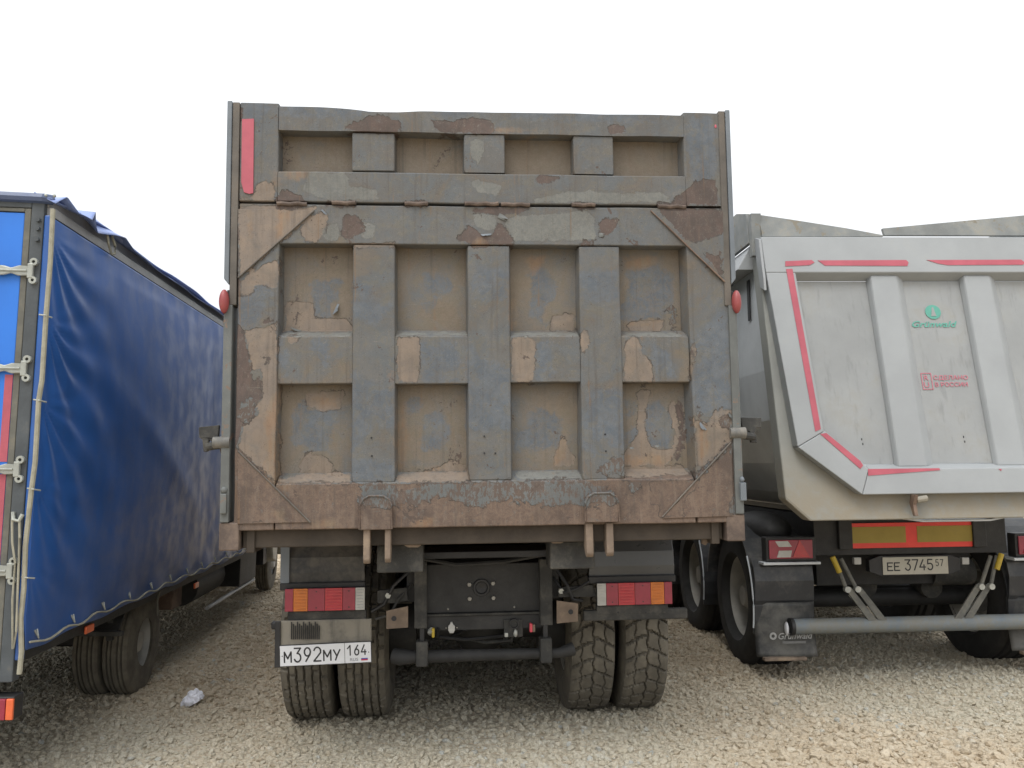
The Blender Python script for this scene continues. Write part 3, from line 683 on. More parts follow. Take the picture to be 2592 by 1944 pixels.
def lens_block(parent, name, x0, x1, y, z0, z1, mat, d=.02, tilt=0, bev=.004):
    mb = MB(); mb.box(x0, x1, y-d, y, z0, z1); return obj(name, mb, mat, parent, bevel=bev)

# ================================================================== 1. RUSTY DUMP TRUCK
T = thing('dump_truck', 'rusty grey dump truck with peeling paint and tall closed tailgate, parked in the middle', 'truck', FM.o, FM.yaw)
HW = 1.288
# --- body shell
for sx in (-1, 1):
    p = MB(); a, b_ = sorted((sx*HW, sx*(HW-.012))); p.box(a, b_, .11, 5.2, 1.33, 3.36)
    obj('side_wall', p, M['post'], T)
    for k in range(7):
        y = .75+k*.68; r = MB(); a, b_ = sorted((sx*(HW+.001), sx*(HW+.05))); r.box(a, b_, y, y+.12, 1.33, 3.30); obj('side_rib', r, M['post'], T, bevel=.006)
    # rear corner post: lower channel and proud upper flange
    a, b_ = sorted((sx*HW, sx*(HW-.042))); p = MB().box(a, b_, -.012, .11, 1.30, 2.36); obj('corner_post', p, M['post'], T, bevel=.004)
    a, b_ = sorted((sx*(HW+.002), sx*(HW-.022)));  zt = 3.400
    p = MB().prism([(a, 2.49), (b_, 2.46), (b_, zt), (a, zt)] if sx < 0 else [(a, 2.47), (b_, 2.50), (b_, zt), (a, zt)], -.012, .115)
    obj('post_flange', p, M['post_blue'], T, bevel=.004)
    a, b_ = sorted((sx*(HW-.024), sx*(HW-.058))); p = MB().box(a, b_, -.006, .09, 2.36, 3.395); obj('post_channel', p, M['post_brown'], T, bevel=.003)
    a, b_ = sorted((sx*(HW+.004), sx*(HW-.09))); p = MB().box(a, b_, -.004, .14, 1.165, 1.298); obj('post_foot', p, M['foot'], T, bevel=.006)
p = MB().box(-HW+.02, HW-.02, 5.14, 5.2, 1.33, 3.6); obj('front_wall', p, M['post'], T)
p = MB().box(-HW+.02, HW-.02, .16, 5.14, 1.27, 1.33); obj('body_floor', p, M['rust_dark'], T)
# sill beam below the gate
p = MB().box(-1.19, 1.19, .045, .16, 1.172, 1.268); obj('rear_sill', p, M['rust_floor'], T, bevel=.006)
p = MB().box(-1.215, 1.20, .02, .06, 1.262, 1.272); obj('sill_lip', p, M['rust_dark'], T, bevel=.002)
for sx in (-1, 1):
    a, b_ = sorted((sx*1.17, sx*1.13)); p = MB().box(a, b_, .03, .20, 1.15, 1.26); obj('sill_gusset', p, M['rust_floor'], T, bevel=.004)

# --- lower tailgate
tg = bpy.data.objects.new('tailgate', None); S.collection.objects.link(tg); tg.parent = T
def X(px, py, c=0): return G(px, py, c)[0]
def Zc(px, py, c=0): return G(px, py, c)[1]
DEP = .085
zL = lambda py: Zc(900, py); zR = lambda py: Zc(1600, py)
z_seam = Zc(1215, 519)
z_tr_b = Zc(1215, 619.5)      # underside of the top rail
z_br_t = Zc(1215, 1219)      # top edge of the bottom rail's face
z_bot = Zc(1215, 1333)
xl_in = Zc and X(703, 900); xr_in = X(1747, 900)
XL, XR = X(598, 900)+.002, X(1853, 900)
painted('back_panel', tg, xl_in-.04, xr_in+.04, z_br_t-.02, z_tr_b+.02, DEP, DEP+.012, dusty=.72, dent=.006)
painted('top_rail', tg, xl_in-.002, xr_in+.002, z_tr_b, z_seam-.006, 0, DEP, (0, 0, .0, 0), dusty=.22, dent=.005)
painted('bottom_rail', tg, xl_in+.0, xr_in-.0, z_bot, z_br_t, 0, DEP, (0, 0, 0, .052), dusty=.3, dent=.006)
painted('stile', tg, XL, xl_in-.004, z_bot, z_seam-.006, .001, DEP, (0, .010, 0, 0), quad=[(XL, z_bot), (X(693, 1300), z_bot), (X(708, 620), z_seam-.006), (XL, z_seam-.006)], dusty=.35, dent=.005)
painted('stile', tg, xr_in+.004, XR, z_bot, z_seam-.006, .001, DEP, (.022, 0, 0, 0), quad=[(X(1767, 1300), z_bot), (XR, z_bot), (XR, z_seam-.006), (X(1737, 620), z_seam-.006)], dusty=.35, dent=.005)
ribs = [(894, 999, 890, 999), (1184, 1289, 1187, 1295), (1466, 1567, 1475, 1583)]
for a0, a1, b0, b1 in ribs:
    zt = z_tr_b-.004; zb = z_br_t+.006
    painted('rib', tg, 0, 0, 0, 0, .006, DEP, (.010, .010, .01, 0), quad=[(X(b0, 1210), zb), (X(b1, 1210), zb), (X(a1, 625), zt), (X(a0, 625), zt)], dusty=.25, dent=.004)
zc0 = lambda px: Zc(px, 971 if px < 1215 else 967); zc1 = lambda px: Zc(px, 850)
edges = [(703, 889), (1001, 1184), (1292, 1467), (1574, 1744)]
for a0, a1 in edges:
    cx = (a0+a1)/2
    painted('crossbar', tg, X(a0, 910)-.004, X(a1, 910)+.004, zc0(cx), zc1(cx), .014, DEP, (0, 0, 0, .040), dusty=.45, dent=.004)
# corner gusset plates (thin triangles welded over rail and stile)
def gusset(pts, dusty=.3, yf=-.007):
    q4 = [G(*p) for p in pts]
    if len(q4) == 3: q4 = [q4[0], q4[1], q4[2], ((q4[2][0]+q4[0][0])/2, (q4[2][1]+q4[0][1])/2)]
    painted('gusset_plate', tg, 0, 0, 0, 0, yf, .001, quad=q4, dusty=dusty, dent=.002, bevel=.0015)
gusset([(603, 704), (796, 534), (603, 530)][0:3], .4)
gusset([(1833, 714), (1829, 534), (1646, 534)], .3)
gusset([(602, 1326), (788, 1322), (602, 1142)], .3)
gusset([(1676, 1312), (1856, 1306), (1851, 1120)], .3)
for a, b_, nm, dd in (((603, 704), (796, 534), 'post_brown', .0035), ((1833, 714), (1646, 534), 'rust_dark', .0035), ((603, 1141), (786, 1322), 'post_brown', .004), ((1676, 1308), (1849, 1120), 'post_brown', .004)):
    pa, pb = G(*a), G(*b_); k_ = 16; rr = random.Random(a[0])
    obj('weld_seam', MB().tube([(pa[0]+(pb[0]-pa[0])*i/k_, -.0085, pa[1]+(pb[1]-pa[1])*i/k_) for i in range(k_+1)], [dd*rr.uniform(.8, 1.3) for _ in range(k_+1)], 6), M[nm], tg, smooth=True)
# hinge caps at the bottom, and the lugs hanging below them
for a0, a1, yt, yb_ in ((910, 994, 1253, 1341), (1478, 1566, 1246, 1322)):
    x0, x1, zt, zb = X(a0, 1300), X(a1, 1300), Zc(a0, yt), Zc(a0, yb_)
    pl = [(x0, zb), (x1, zb), (x1, zt-.05), (x1-.015, zt-.018), (x1-.045, zt), (x0+.045, zt), (x0+.015, zt-.018), (x0, zt-.05)]
    mb = MB().prism(pl, -.030, .001); o = obj('hinge_cap', mb, M['gate'], tg, bevel=.005); wear(o.data, .3)
    rim = [(x0+.004, zb+.004), (x0+.004, zt-.052), (x0+.018, zt-.022), (x0+.046, zt-.005), (x1-.046, zt-.005), (x1-.018, zt-.022), (x1-.004, zt-.052), (x1-.004, zb+.004)]
    o = obj('weld_bead', MB().tube([(a, -.030, b_) for a, b_ in rim], .006, 6), M['gate'], tg, smooth=True); wear(o.data, .8)
for a0, a1, zt, zb in ((921, 938, 1338, 1427), (975, 990, 1338, 1424), (1482, 1500, 1322, 1410), (1533, 1551, 1322, 1408)):
    x0, x1 = X(a0, 1400, .02), X(a1, 1400, .02); z1, z0 = Zc(a0, zt, .02), Zc(a0, zb, .02)
    pl = [(-.02, z0+.02), (-.008, z0+.004), (.01, z0), (.04, z0+.012), (.075, z0+.05), (.075, z1), (-.012, z1)]
    obj('hinge_lug', MB().prism(pl, x0, x1, 'x'), M['rust_tan'], tg, bevel=.006)
# --- upper extension board, hinged on top of the gate
ug = bpy.data.objects.new('tailgate_extension', None); S.collection.objects.link(ug); ug.parent = T
z_t0 = Zc(1215, 338); z_l1 = Zc(1215, 440); z_l0 = Zc(1215, 515)
ztop = 3.385
def topdent(x, z):
    if z < ztop-.02: return 0
    return -.020*math.exp(-((x+.55)/.16)**2) - .012*max(0, min(1, (x+.62)/.25))
painted('back_panel', ug, xl_in-.03, xr_in+.03, z_l1-.02, z_t0+.02, DEP, DEP+.012, dusty=.85, dent=.005)
painted('top_rail', ug, X(706, 300), X(1729, 300), z_t0, ztop-.005, 0, DEP, (0, 0, 0, 0), dusty=.15, dent=.007, zfun=topdent)
painted('bottom_rail', ug, X(703, 480), X(1735, 480), z_l0, z_l1, 0, DEP, (0, 0, 0, .022), dusty=.25, dent=.004)
painted('stile', ug, XL-.004, X(704, 400), z_l0, ztop+.012, .002, DEP, (0, .006, 0, 0), dusty=.25, dent=.004)
painted('stile', ug, X(1732, 400), XR-.018, z_l0, ztop, .002, DEP, (.012, 0, 0, 0), dusty=.25, dent=.004)
for a0, a1 in ((891, 998), (1175, 1278), (1452, 1553)):
    painted('rib', ug, X(a0, 385), X(a1, 385), z_l1+.010, z_t0-.004, .008, DEP, (.006, .006, 0, 0), dusty=.2, dent=.003)
# hinge leaves along the seam
def hinge_leaf(a0, a1, yy):
    x0, x1 = X(a0, yy), X(a1, yy); z = Zc(a0, yy)
    mb = MB(); n = max(2, int((x1-x0)/.02)); pts_ = [(x0+(x1-x0)*i/n, -.004+.002*math.sin(i*2.1), z+.0025*math.sin(i*1.7)) for i in range(n+1)]
    mb.tube(pts_, .011, 8); obj('hinge_leaf', mb, M['foot'], ug, smooth=True)
for a in ((701, 777, 516), (840, 901, 514), (1024, 1083, 516), (1176, 1262, 516), (1268, 1341, 518), (1447, 1506, 519), (1665, 1735, 523)): hinge_leaf(*a)
# thin peeled flakes standing off the paint
def flake(px, py, wpx, hpx, ang, mat='post', curl=.02, seed=0, par=tg, c=0):
    x, z = G(px, py, c); s = .00198; rr = random.Random(seed); n = 7; bm = MB(); L_ = wpx*s; H_ = hpx*s
    vs = []; 
    for i in range(n+1):
        u = i/n; off = rr.uniform(-.25, .25)*H_
        for j in range(3):
            w_ = j/2; a = (u-.5)*L_; bb = -w_*(H_*(.5+.5*math.sin(math.pi*u))+off*w_); yy = c-.002-curl*w_*w_*math.sin(math.pi*min(1, u+.1))
            ca, sa = math.cos(ang), math.sin(ang); vs.append((x+a*ca-bb*sa, yy, z+a*sa+bb*ca))
    fs = [(i*3+j, (i+1)*3+j, (i+1)*3+j+1, i*3+j+1) for i in range(n) for j in range(2)]
    bm.add(vs, fs); bm.add([(a, b_+.0012, cc) for a, b_, cc in vs], [tuple(reversed(f)) for f in fs])
    obj('paint_flake', bm, M[mat], par, smooth=True)
for i, a in enumerate(((822, 536, 22, 9, -.8), (1230, 592, 34, 10, .1), (1262, 545, 16, 40, 1.1), (1787, 640, 24, 12, -.8), (1872-20, 1052, 26, 14, -.7),
                       (1781, 1078, 30, 14, -.9), (1516, 595, 14, 22, 1.6), (640, 668, 40, 9, .75), (1599, 1132, 14, 8, 0), (1663, 1127, 14, 9, .1), (1215, 900, 3, 3, 0))):
    if i == 10: continue
    flake(a[0], a[1], a[2]*.8, a[3]*.6, a[4], 'post_blue' if i in (0, 1, 5) else 'post', .008, i)
flake(848, 782, 30, 9, 1.15, 'post_blue', .014, 31, tg, DEP-.006); flake(750, 833, 30, 5, -.3, 'post', .01, 32, tg, DEP-.006)
# bolts holes on the ribs
for px, py in ((940, 1108), (941, 1154), (1226, 1104), (1226, 1147), (1254, 1147), (1532, 1099), (1534, 1142)):
    x, z = G(px, py); obj('bolt_hole', MB().lathe([(-.001, .001), (-.001, .0045), (.004, .0045)], (x, .002, z), 'y', 8), M['ink'], tg)
# red reflective strip on the left stile
tp = [(613, 302), (643, 301), (641, 489), (631, 491), (618, 487), (611, 462)]
obj('reflector_strip', MB().prism([G(*p) for p in tp], -.0035, .0025), M['red_tape'], ug)
o = kids(ug)[-1]
x, z = G(1811, 320); obj('red_scrap', MB().ell((x, -.002, z), (.006, .002, .010)), M['red_tape'], ug)
# side marker lamps
for px, py, sx in ((571, 765, -1), (1860, 766, 1)):
    x, z = G(px, py); mk = MB().ell((x+.002*sx, -.02, z), (.024, .030, .060), 20, 12); obj('side_marker', mk, M['red_marker'], T, smooth='all')
    a, b_ = sorted((x-sx*.022, x-sx*.006)); obj('marker_bracket', MB().box(a, b_, .0, .05, z-.066, z+.062), M['black'], T, bevel=.003)
# latch assemblies on both posts
for sx in (-1, 1):
    l = bpy.data.objects.new('tailgate_latch', None); S.collection.objects.link(l); l.parent = T
    if sx < 0: px = [(504, 1081), (556, 1076), (553, 1115), (535, 1118), (530, 1112), (527, 1143), (516, 1144), (513, 1112), (505, 1108)]
    else: px = [(1872, 1057), (1926, 1057), (1925, 1083), (1914, 1084), (1907, 1103), (1915, 1113), (1914, 1121), (1900, 1120), (1896, 1092), (1880, 1092)]
    obj('hook_plate', MB().prism([G(*p, .03) for p in px], .02, .045), M['chassis_mud'], l, bevel=.004)
    c0 = G(567 if sx < 0 else 1871, 1120 if sx < 0 else 1096, 0)
    xa = c0[0]; zb = c0[1]
    obj('pivot_boss', MB().lathe([(-.05, .001), (-.05, .028), (.03, .030), (.03, .001)], (xa, 0.0, zb), 'x', 16), M['rail_zinc'], l, smooth=True)
    obj('pivot_arm', MB().tube([(xa, .01, zb-.01), (xa+sx*.06, .02, zb-.016), (xa+sx*.085, .03, zb-.02)], .02, 10), M['chassis_mud'], l, smooth=True)
    obj('lever', MB().prism([(xa-sx*.03, zb-.02), (xa+sx*.03, zb-.02), (xa+sx*.01, zb-.12), (xa-sx*.012, zb-.28), (xa-sx*.03, zb-.28)], .03, .06), M['rust_dark'], l, bevel=.004)
# small clamps low on the posts
x, z = G(568, 1268); obj('post_clamp', MB().box(x-.014, x+.016, -.03, .03, z-.06, z+.035).ell((x, -.01, z+.052), (.018, .02, .018)), M['post'], T, bevel=.004)
x, z = G(1877, 1244); obj('post_clamp', MB().box(x-.014, x+.016, -.03, .03, z-.045, z+.045).ell((x, -.01, z+.06), (.012, .02, .016)), M['post_blue'], T, bevel=.004)
obj('drain_tab', MB().prism([G(*p, .08) for p in ((1022, 1370), (1068, 1370), (1066, 1380), (1058, 1385), (1032, 1385), (1024, 1380))], .07, .10), M['rust_tan'], T)
obj('drain_tab', MB().prism([G(*p, .08) for p in ((1386, 1360), (1434, 1360), (1430, 1370), (1418, 1375), (1398, 1375), (1388, 1368))], .07, .10), M['rust_tan'], T)
obj('drain_tab', MB().prism([G(*p, .12) for p in ((1778, 1350), (1791, 1350), (1791, 1372), (1785, 1380), (1776, 1376))], .11, .13), M['rust_tan'], T)

# --- chassis
C6 = lambda px, py, c=.62: FM.at(px, py, c)
for sx in (-1, 1):
    a, b_ = sorted((sx*.43, sx*.35)); obj('chassis_rail', MB().box(a, b_, .67, 6.8, .80, 1.04), M['chassis'], T, bevel=.006)
    a, b_ = sorted((sx*.44, sx*.34)); obj('subframe_rail', MB().box(a, b_, .22, 5.2, 1.06, 1.168), M['chassis'], T, bevel=.006)
    a, b_ = sorted((sx*.55, sx*.32)); obj('hinge_block', MB().box(a, b_, .12, .32, 1.03, 1.17), M['chassis_mud'], T, bevel=.008)
    # muddy vertical hangers either side of the cross member
    a, b_ = sorted((sx*.385, sx*.315)); obj('bumper_hanger', MB().box(a, b_, .60, .68, .665, 1.03), M['chassis_mud'], T, bevel=.005)
    a, b_ = sorted((sx*.375, sx*.31)); obj('bar_clamp', MB().box(a, b_, .57, .66, .465, .60), M['chassis_mud'], T, bevel=.008)
    a, b_ = sorted((sx*.355, sx*.33)); obj('drop_bracket', MB().box(a, b_, .60, .65, .59, .668), M['chassis'], T, bevel=.003)
    # tan lashing plates with a hole
    px = [(978, 1546), (1033, 1534), (1033, 1588), (978, 1592)] if sx < 0 else [(1409, 1520), (1463, 1527), (1463, 1573), (1409, 1578)]
    pl = [C6(*p, .58) for p in px]; obj('lashing_plate', MB().prism(pl, .575, .588), M['rust_tan'], T, bevel=.002)
    hx, hz = C6(997 if sx < 0 else 1445, 1566 if sx < 0 else 1549, .57); obj('plate_hole', MB().lathe([(-.002, .001), (-.002, .014), (.003, .014)], (hx, .574, hz), 'y', 16), M['ink'], T)
    # arm carrying the lamp
    px = [(955, 1495), (1030, 1487), (1033, 1520), (1000, 1527), (955, 1527)] if sx < 0 else [(1413, 1487), (1500, 1480), (1512, 1510), (1412, 1512)]
    obj('lamp_arm', MB().prism([C6(*p, .63) for p in px], .625, .66), M['chassis_mud'], T, bevel=.004)
    obj('lamp_arm_bolt', MB().lathe([(0, .001), (0, .016), (.03, .016)], (C6(982 if sx < 0 else 1421, 1508 if sx < 0 else 1507, .6)[0], .60, C6(982, 1508 if sx < 0 else 1507, .6)[1]), 'y', 6), M['zinc'], T)
x0, z1 = C6(1070, 1434, .66); x1, z0 = C6(1366, 1554, .66)
obj('cross_member', MB().box(-.33, .33, .665, .70, .735, 1.005), M['chassis'], T, bevel=.004)
obj('cross_member_lip', MB().box(-.33, .33, .64, .70, .722, .734), M['chassis_mud'], T, bevel=.002)
obj('lower_beam', MB().box(-.335, .335, .66, .74, .64, .720), M['chassis'], T, bevel=.004)
obj('upper_beam', MB().box(-.34, .34, .30, .62, 1.075, 1.11), M['black'], T, bevel=.004)
obj('coupling_hole', MB().lathe([(.001, .001), (-.004, .030), (-.012, .036), (-.012, .046), (.002, .050)], (-.01, .664, .872), 'y', 20), M['black'], T, smooth=True)
for px, py in ((1188, 1480), (1248, 1477), (1189, 1516), (1249, 1514)):
    x, z = C6(px, py, .655); obj('coupling_bolt', MB().lathe([(-.014, .001), (-.014, .011), (0, .013)], (x, .664, z), 'y', 6), M['bolt'], T)
for px, py in ((1134, 1542), (1302, 1537)):
    x, z = C6(px, py, .66); obj('rivet', MB().ell((x, .664, z), (.006, .004, .006), 8, 6), M['bolt'], T, smooth='all')
x, z = C6(1143, 1590, .65)
obj('trailer_socket', MB().prism([(x-.019, z-.010), (x-.010, z-.026), (x+.010, z-.026), (x+.019, z-.010), (x+.019, z+.012), (x+.008, z+.022), (x+.006, z+.034), (x-.006, z+.034), (x-.008, z+.022), (x-.019, z+.012)], .640, .662), M['socket'], T, bevel=.003, label='round white socket cap')
for dx in (-.03, .03): obj('socket_screw', MB().ell((x+dx, .659, z), (.005, .004, .005), 8, 6), M['bolt'], T, smooth='all')
x, z = C6(1094, 1597, .64)
obj('air_coupling', MB().tube([(x-.012, .655, z-.012), (x-.01, .62, z+.0), (x+.0, .61, z+.012)], .016, 8), M['zinc'], T, smooth=True)
obj('coupling_cap', MB().box(x-.002, x+.014, .60, .64, z-.03, z+.02), M['yellow'], T, bevel=.005, label='yellow coupling cap')
x, z = C6(1300, 1580, .65)
obj('socket_bracket', MB().box(x-.055, x+.052, .650, .664, z-.07, z+.025), M['chassis_mud'], T, bevel=.003)
obj('socket_ring', MB().lathe([(.012, .001), (.006, .020), (-.01, .022), (-.01, .028), (.01, .030)], (x+.002, .648, z+.002), 'y', 16), M['black'], T, smooth=True)
obj('bracket_lug', MB().box(x-.052, x-.032, .635, .65, z-.068, z-.045), M['zinc'], T, bevel=.003)
obj('bracket_key', MB().ell((x+.01, .64, z-.048), (.012, .012, .022)), M['zinc'], T, smooth='all')
x, z = C6(1345, 1588, .64)
obj('coupling_cap', MB().box(x-.012, x+.004, .61, .65, z-.022, z+.026), M['red'], T, bevel=.004, label='red coupling cap')
obj('air_coupling', MB().box(x+.004, x+.020, .62, .655, z-.024, z+.018), M['rust_tan'], T, bevel=.004)
# underrun tube
obj('underrun_bar', MB().tube([(-.50, .64, .515), (-.46, .625, .51), (-.40, .62, .51), (.42, .62, .51), (.50, .64, .525)], [.042, .045, .036, .028, .038], 16), M['bar_dark'], T, smooth=True)
for pts_, r_, mt_ in (([(-.30, .68, .70), (-.28, .72, .60), (-.10, .80, .56), (.12, .78, .58), (.26, .70, .66)], .010, 'black'),
                      ([(-.255, .65, .655), (-.26, .70, .60), (-.22, .85, .55), (-.05, 1.0, .6)], .009, 'black'),
                      ([(.17, .66, .64), (.16, .70, .57), (.02, .80, .54), (-.15, .9, .56)], .009, 'chassis_mud'),
                      ([(.42, .64, .96), (.47, .60, .88), (.50, .62, .80), (.56, .64, .79)], .010, 'black'), ([(.40, .66, .92), (.45, .60, .84), (.53, .62, .86), (.60, .62, .90)], .008, 'black'),
                      ([(-.42, .64, .97), (-.50, .60, .90), (-.55, .62, .80), (-.62, .63, .76)], .010, 'black'), ([(-.40, .66, .90), (-.47, .61, .83), (-.52, .62, .74), (-.60, .62, .72)], .008, 'chassis_mud'),
                      ([(-.33, .55, 1.05), (-.15, .50, 1.02), (.1, .5, 1.03), (.33, .55, 1.06)], .012, 'chassis')):
    obj('air_hose', MB().tube(pts_, r_, 7), M[mt_], T, smooth=True)
# axle, differential, springs, tank: dark shapes between the wheels
for y in (1.42, 2.78):
    obj('axle', MB().tube([(-.85, y, .53), (.85, y, .53)], .085, 14).ell((0, y, .55), (.19, .21, .2), 16, 10), M['chassis'], T, smooth=True)
    for sx in (-1, 1): obj('brake_drum', MB().lathe([(-.10, .001), (-.10, .2), (.10, .2), (.10, .001)], (sx*.50, y, .53), 'x', 24), M['chassis'], T, smooth=True)
for sx in (-1, 1):
    mb = MB()
    for k in range(6): mb.box(sx*.47-.045, sx*.47+.045, 2.1-(.85-k*.1), 2.1+(.85-k*.1), .70-k*.017, .715-k*.017)
    obj('leaf_spring', mb, M['chassis_mud'], T)
obj('underbody_tank', MB().box(-.34, .34, 2.0, 4.6, .62, .98), M['chassis'], T, bevel=.03)
obj('cross_tube', MB().tube([(-.4, 1.0, .93), (.4, 1.0, .93)], .05, 12), M['chassis'], T, smooth=True)
# --- fenders, lamps, flap, plate
for sx in (-1, 1):
    y0 = .64
    xo, xi = (-1.115, -.66) if sx < 0 else (1.09, .60)
    a, b_ = sorted((xo, xi))
    pr = [(y0, .915), (y0-.012, .98), (y0-.005, 1.06), (y0+.05, 1.15), (y0+.2, 1.20), (y0+1.2, 1.20), (y0+1.2, 1.18), (y0+.21, 1.18), (y0+.065, 1.13), (y0+.012, 1.055), (y0+.008, .98), (y0+.018, .915)]
    obj('fender', MB().prism(pr, a, b_, 'x'), M['fender'] if sx < 0 else M['fender_gloss'], T, bevel=.004, label='mud caked rear fender' if sx < 0 else 'clean dark grey rear fender')
    a2, b2 = a-.006, b_+.004
    obj('fender_lip', MB().box(a2, b2, y0-.020, y0+.03, .885, .925), M['black'], T, bevel=.006)
    if sx < 0:
        obj('fender_edge', MB().box(xo-.004, xo+.045, y0-.022, y0-.010, .925, 1.16), M['post_blue'], T, bevel=.003)
    # lamp with carrier
    px = (722, 924, 1490, 1543) if sx < 0 else (1510, 1701, 1476, 1528)
    xa, z1 = C6(px[0], px[2], .6); xb, z0 = C6(px[1], px[3], .6)
    tl = obj('tail_light', MB().box(xa+.004, xb-.004, .602, .65, z0, z1), M['black'], T, bevel=.004)
    wd = xb-xa
    segs = [(0, .107, 'maroon_lens', 'side_lens'), (.107, .287, 'amber_lens', 'indicator_lens'), (.287, .50, 'maroon_lens', 'reflector_lens'), (.50, .72, 'red_lens', 'brake_lens'), (.72, .88, 'maroon_lens', 'fog_lens'), (.88, 1, 'clear_lens', 'reversing_lens')]
    for u0, u1, mt, nm in segs:
        if sx > 0: u0, u1 = 1-u1, 1-u0
        mb = MB(); xx0, xx1 = xa+u0*wd+.0008, xa+u1*wd-.0008
        mb.box(xx0, xx1, .586, .604, z0+.001, z1-.001)
        if 'brake' in nm or 'indic' in nm or 'revers' in nm:
            k = 7
            for j in range(k):
                zz = z0+.012+(z1-z0-.024)*j/(k-1); mb.tube([(xx0+.006, .586, zz), (xx1-.006, .586, zz)], .003, 6)
        obj(nm, mb, M[mt], tl, bevel=.002)
        for zz in (z0+.018, z1-.018):
            if 'reflector' in nm or 'fog' in nm: obj('lens_screw', MB().lathe([(-.002, .001), (-.002, .004), (.002, .004)], ((xx0+xx1)/2, .586, zz), 'y', 8), M['ink'], tl)
    obj('lamp_carrier', MB().box(xa+(.015 if sx < 0 else .0), xb+(.005 if sx < 0 else -.02), .61, .66, z0-.055, z0-.002), M['chassis_mud'], T, bevel=.004)
    if sx < 0: obj('carrier_tube', MB().box(-1.165, -.90, .615, .66, z0-.098, z0-.058), M['black'], T, bevel=.008)
    else:
        obj('carrier_tube', MB().box(.56, 1.155, .612, .66, z0-.088, z0-.030), M['chassis_mud'], T, bevel=.008)
        for px_, py_ in ((1565, 1550), (1635, 1550)):
            x, z = C6(px_, py_, .61); obj('carrier_bolt', MB().ell((x, .612, z), (.007, .004, .007), 8, 6), M['ink'], T)
# left mud flap with a stiff top and ribbed patch
xa, z1 = C6(697, 1572, .60); xb, z0 = C6(940, 1692, .60)
bm = bmesh.new(); gridface(bm, (xa, .60, z0+.03), (xb, .60, z0+.03), (xb, .60, z1), (xa, .60, z1), .012)
for v_ in bm.verts:
    v_.co.y += .006*noise.noise(Vector((v_.co.x*9, 0, v_.co.z*9)))
r = bmesh.ops.extrude_face_region(bm, geom=bm.faces[:]); bmesh.ops.translate(bm, verts=[e for e in r['geom'] if isinstance(e, bmesh.types.BMVert)], vec=(0, .008, 0))
bmesh.ops.recalc_face_normals(bm, faces=bm.faces)
me = bpy.data.meshes.new('mud_flap'); bm.to_mesh(me); bm.free(); me.materials.append(M['flap']); me.shade_smooth()
flap = obj('mud_flap', None, None, T, data=me)
for k in range(15):
    px_ = 738+k*5.0; x, zt = C6(px_, 1574+(k % 3)*5, .595); zb = C6(px_, 1618, .595)[1]
    obj('flap_rib', MB().box(x-.0022, x+.0022, .590, .601, zb, zt), M['black'], flap)
obj('flap_edge', MB().box(xa, xa+.03, .588, .60, z0+.02, z1), M['black'], flap, bevel=.003)
# licence plate, slightly tilted
pw, ph = .492, .108
pl = bpy.data.objects.new('licence_plate', None); S.collection.objects.link(pl); pl.parent = T
cx, cz = C6(824, 1655.5, .585); pl.location = (cx, .583, cz); pl.rotation_euler = (R(2), R(-1.6), R(-2))
obj('plate_blank', MB().box(-pw/2, pw/2, -.0015, .002, -ph/2, ph/2), M['white_plate'], pl, bevel=.0012)
obj('plate_frame', MB().box(-pw/2-.004, pw/2+.004, .002, .008, -ph/2-.004, ph/2+.004), M['black'], pl, bevel=.002)
xd = -pw/2+pw*.712
obj('plate_line', MB().box(xd-.001, xd+.001, -.0024, -.001, -ph/2, ph/2), M['ink'], pl)
def glyph(parent, strokes, x, z, w_, h, r, mat, y=-.0022):
    """plate lettering drawn as rounded strokes: points in a 0..1 cell"""
    mb = MB()
    for st in strokes:
        p3 = [Vector((x+a*w_, 0, z+b_*h)) for a, b_ in st]
        for i in range(len(p3)-1):
            a, b_ = p3[i], p3[i+1]; d = (b_-a).normalized(); nrm = Vector((-d.z, 0, d.x))*r
            e = d*r*.6; q4 = [a-e+nrm, a-e-nrm, b_+e-nrm, b_+e+nrm]
            yy = y-.0001*i
            mb.add([(p.x, yy, p.z) for p in q4]+[(p.x, yy+.001, p.z) for p in q4], [(0, 1, 2, 3), (7, 6, 5, 4), (0, 4, 5, 1), (1, 5, 6, 2), (2, 6, 7, 3), (3, 7, 4, 0)])
    return obj('plate_character', mb, mat, parent)
def arc(cx, cz, rx, rz, a0, a1, n=10): return [(cx+rx*math.cos(R(a0+(a1-a0)*i/n)), cz+rz*math.sin(R(a0+(a1-a0)*i/n))) for i in range(n+1)]
GL = {'M': [[(0, 0), (0, 1), (.5, .35), (1, 1), (1, 0)]],
 'Y': [[(0, 1), (.5, .38)], [(1, 1), (.5, .38), (.28, 0)]],
 'E': [[(1, 1), (0, 1), (0, 0), (1, 0)], [(0, .52), (.8, .52)]],
 '1': [[(.05, .68), (.6, 1), (.6, 0)]],
 '2': [arc(.5, .7, .48, .3, 165, -20, 8)+[(.0, 0), (1, 0)]],
 '3': [[(.05, 1), (.95, 1), (.45, .62)]+arc(.5, .31, .45, .31, 80, -160, 10)],
 '4': [[(.62, 1), (.0, .28), (1, .28)], [(.75, .5), (.75, 0)]],
 '5': [[(.9, 1), (.15, 1), (.1, .58)]+arc(.5, .32, .45, .31, 110, -150, 10)],
 '6': [[(.75, 1), (.15, .5)]]+[arc(.5, .3, .42, .3, 0, 360, 14)],
 '7': [[(0, 1), (1, 1), (.35, 0)]],
 '9': [[(.25, 0), (.85, .5)]]+[arc(.5, .7, .42, .3, 0, 360, 14)]}
hx = .073
x_ = -pw/2+.025
for ch, w_, h in (('M', .036, .055), ('3', .038, .073), ('9', .038, .073), ('2', .038, .073), ('M', .038, .055), ('Y', .034, .055)):
    glyph(pl, GL[ch], x_, -.034, w_, h, .0040, M['ink']); x_ += w_+.0155
x_ = xd+.014
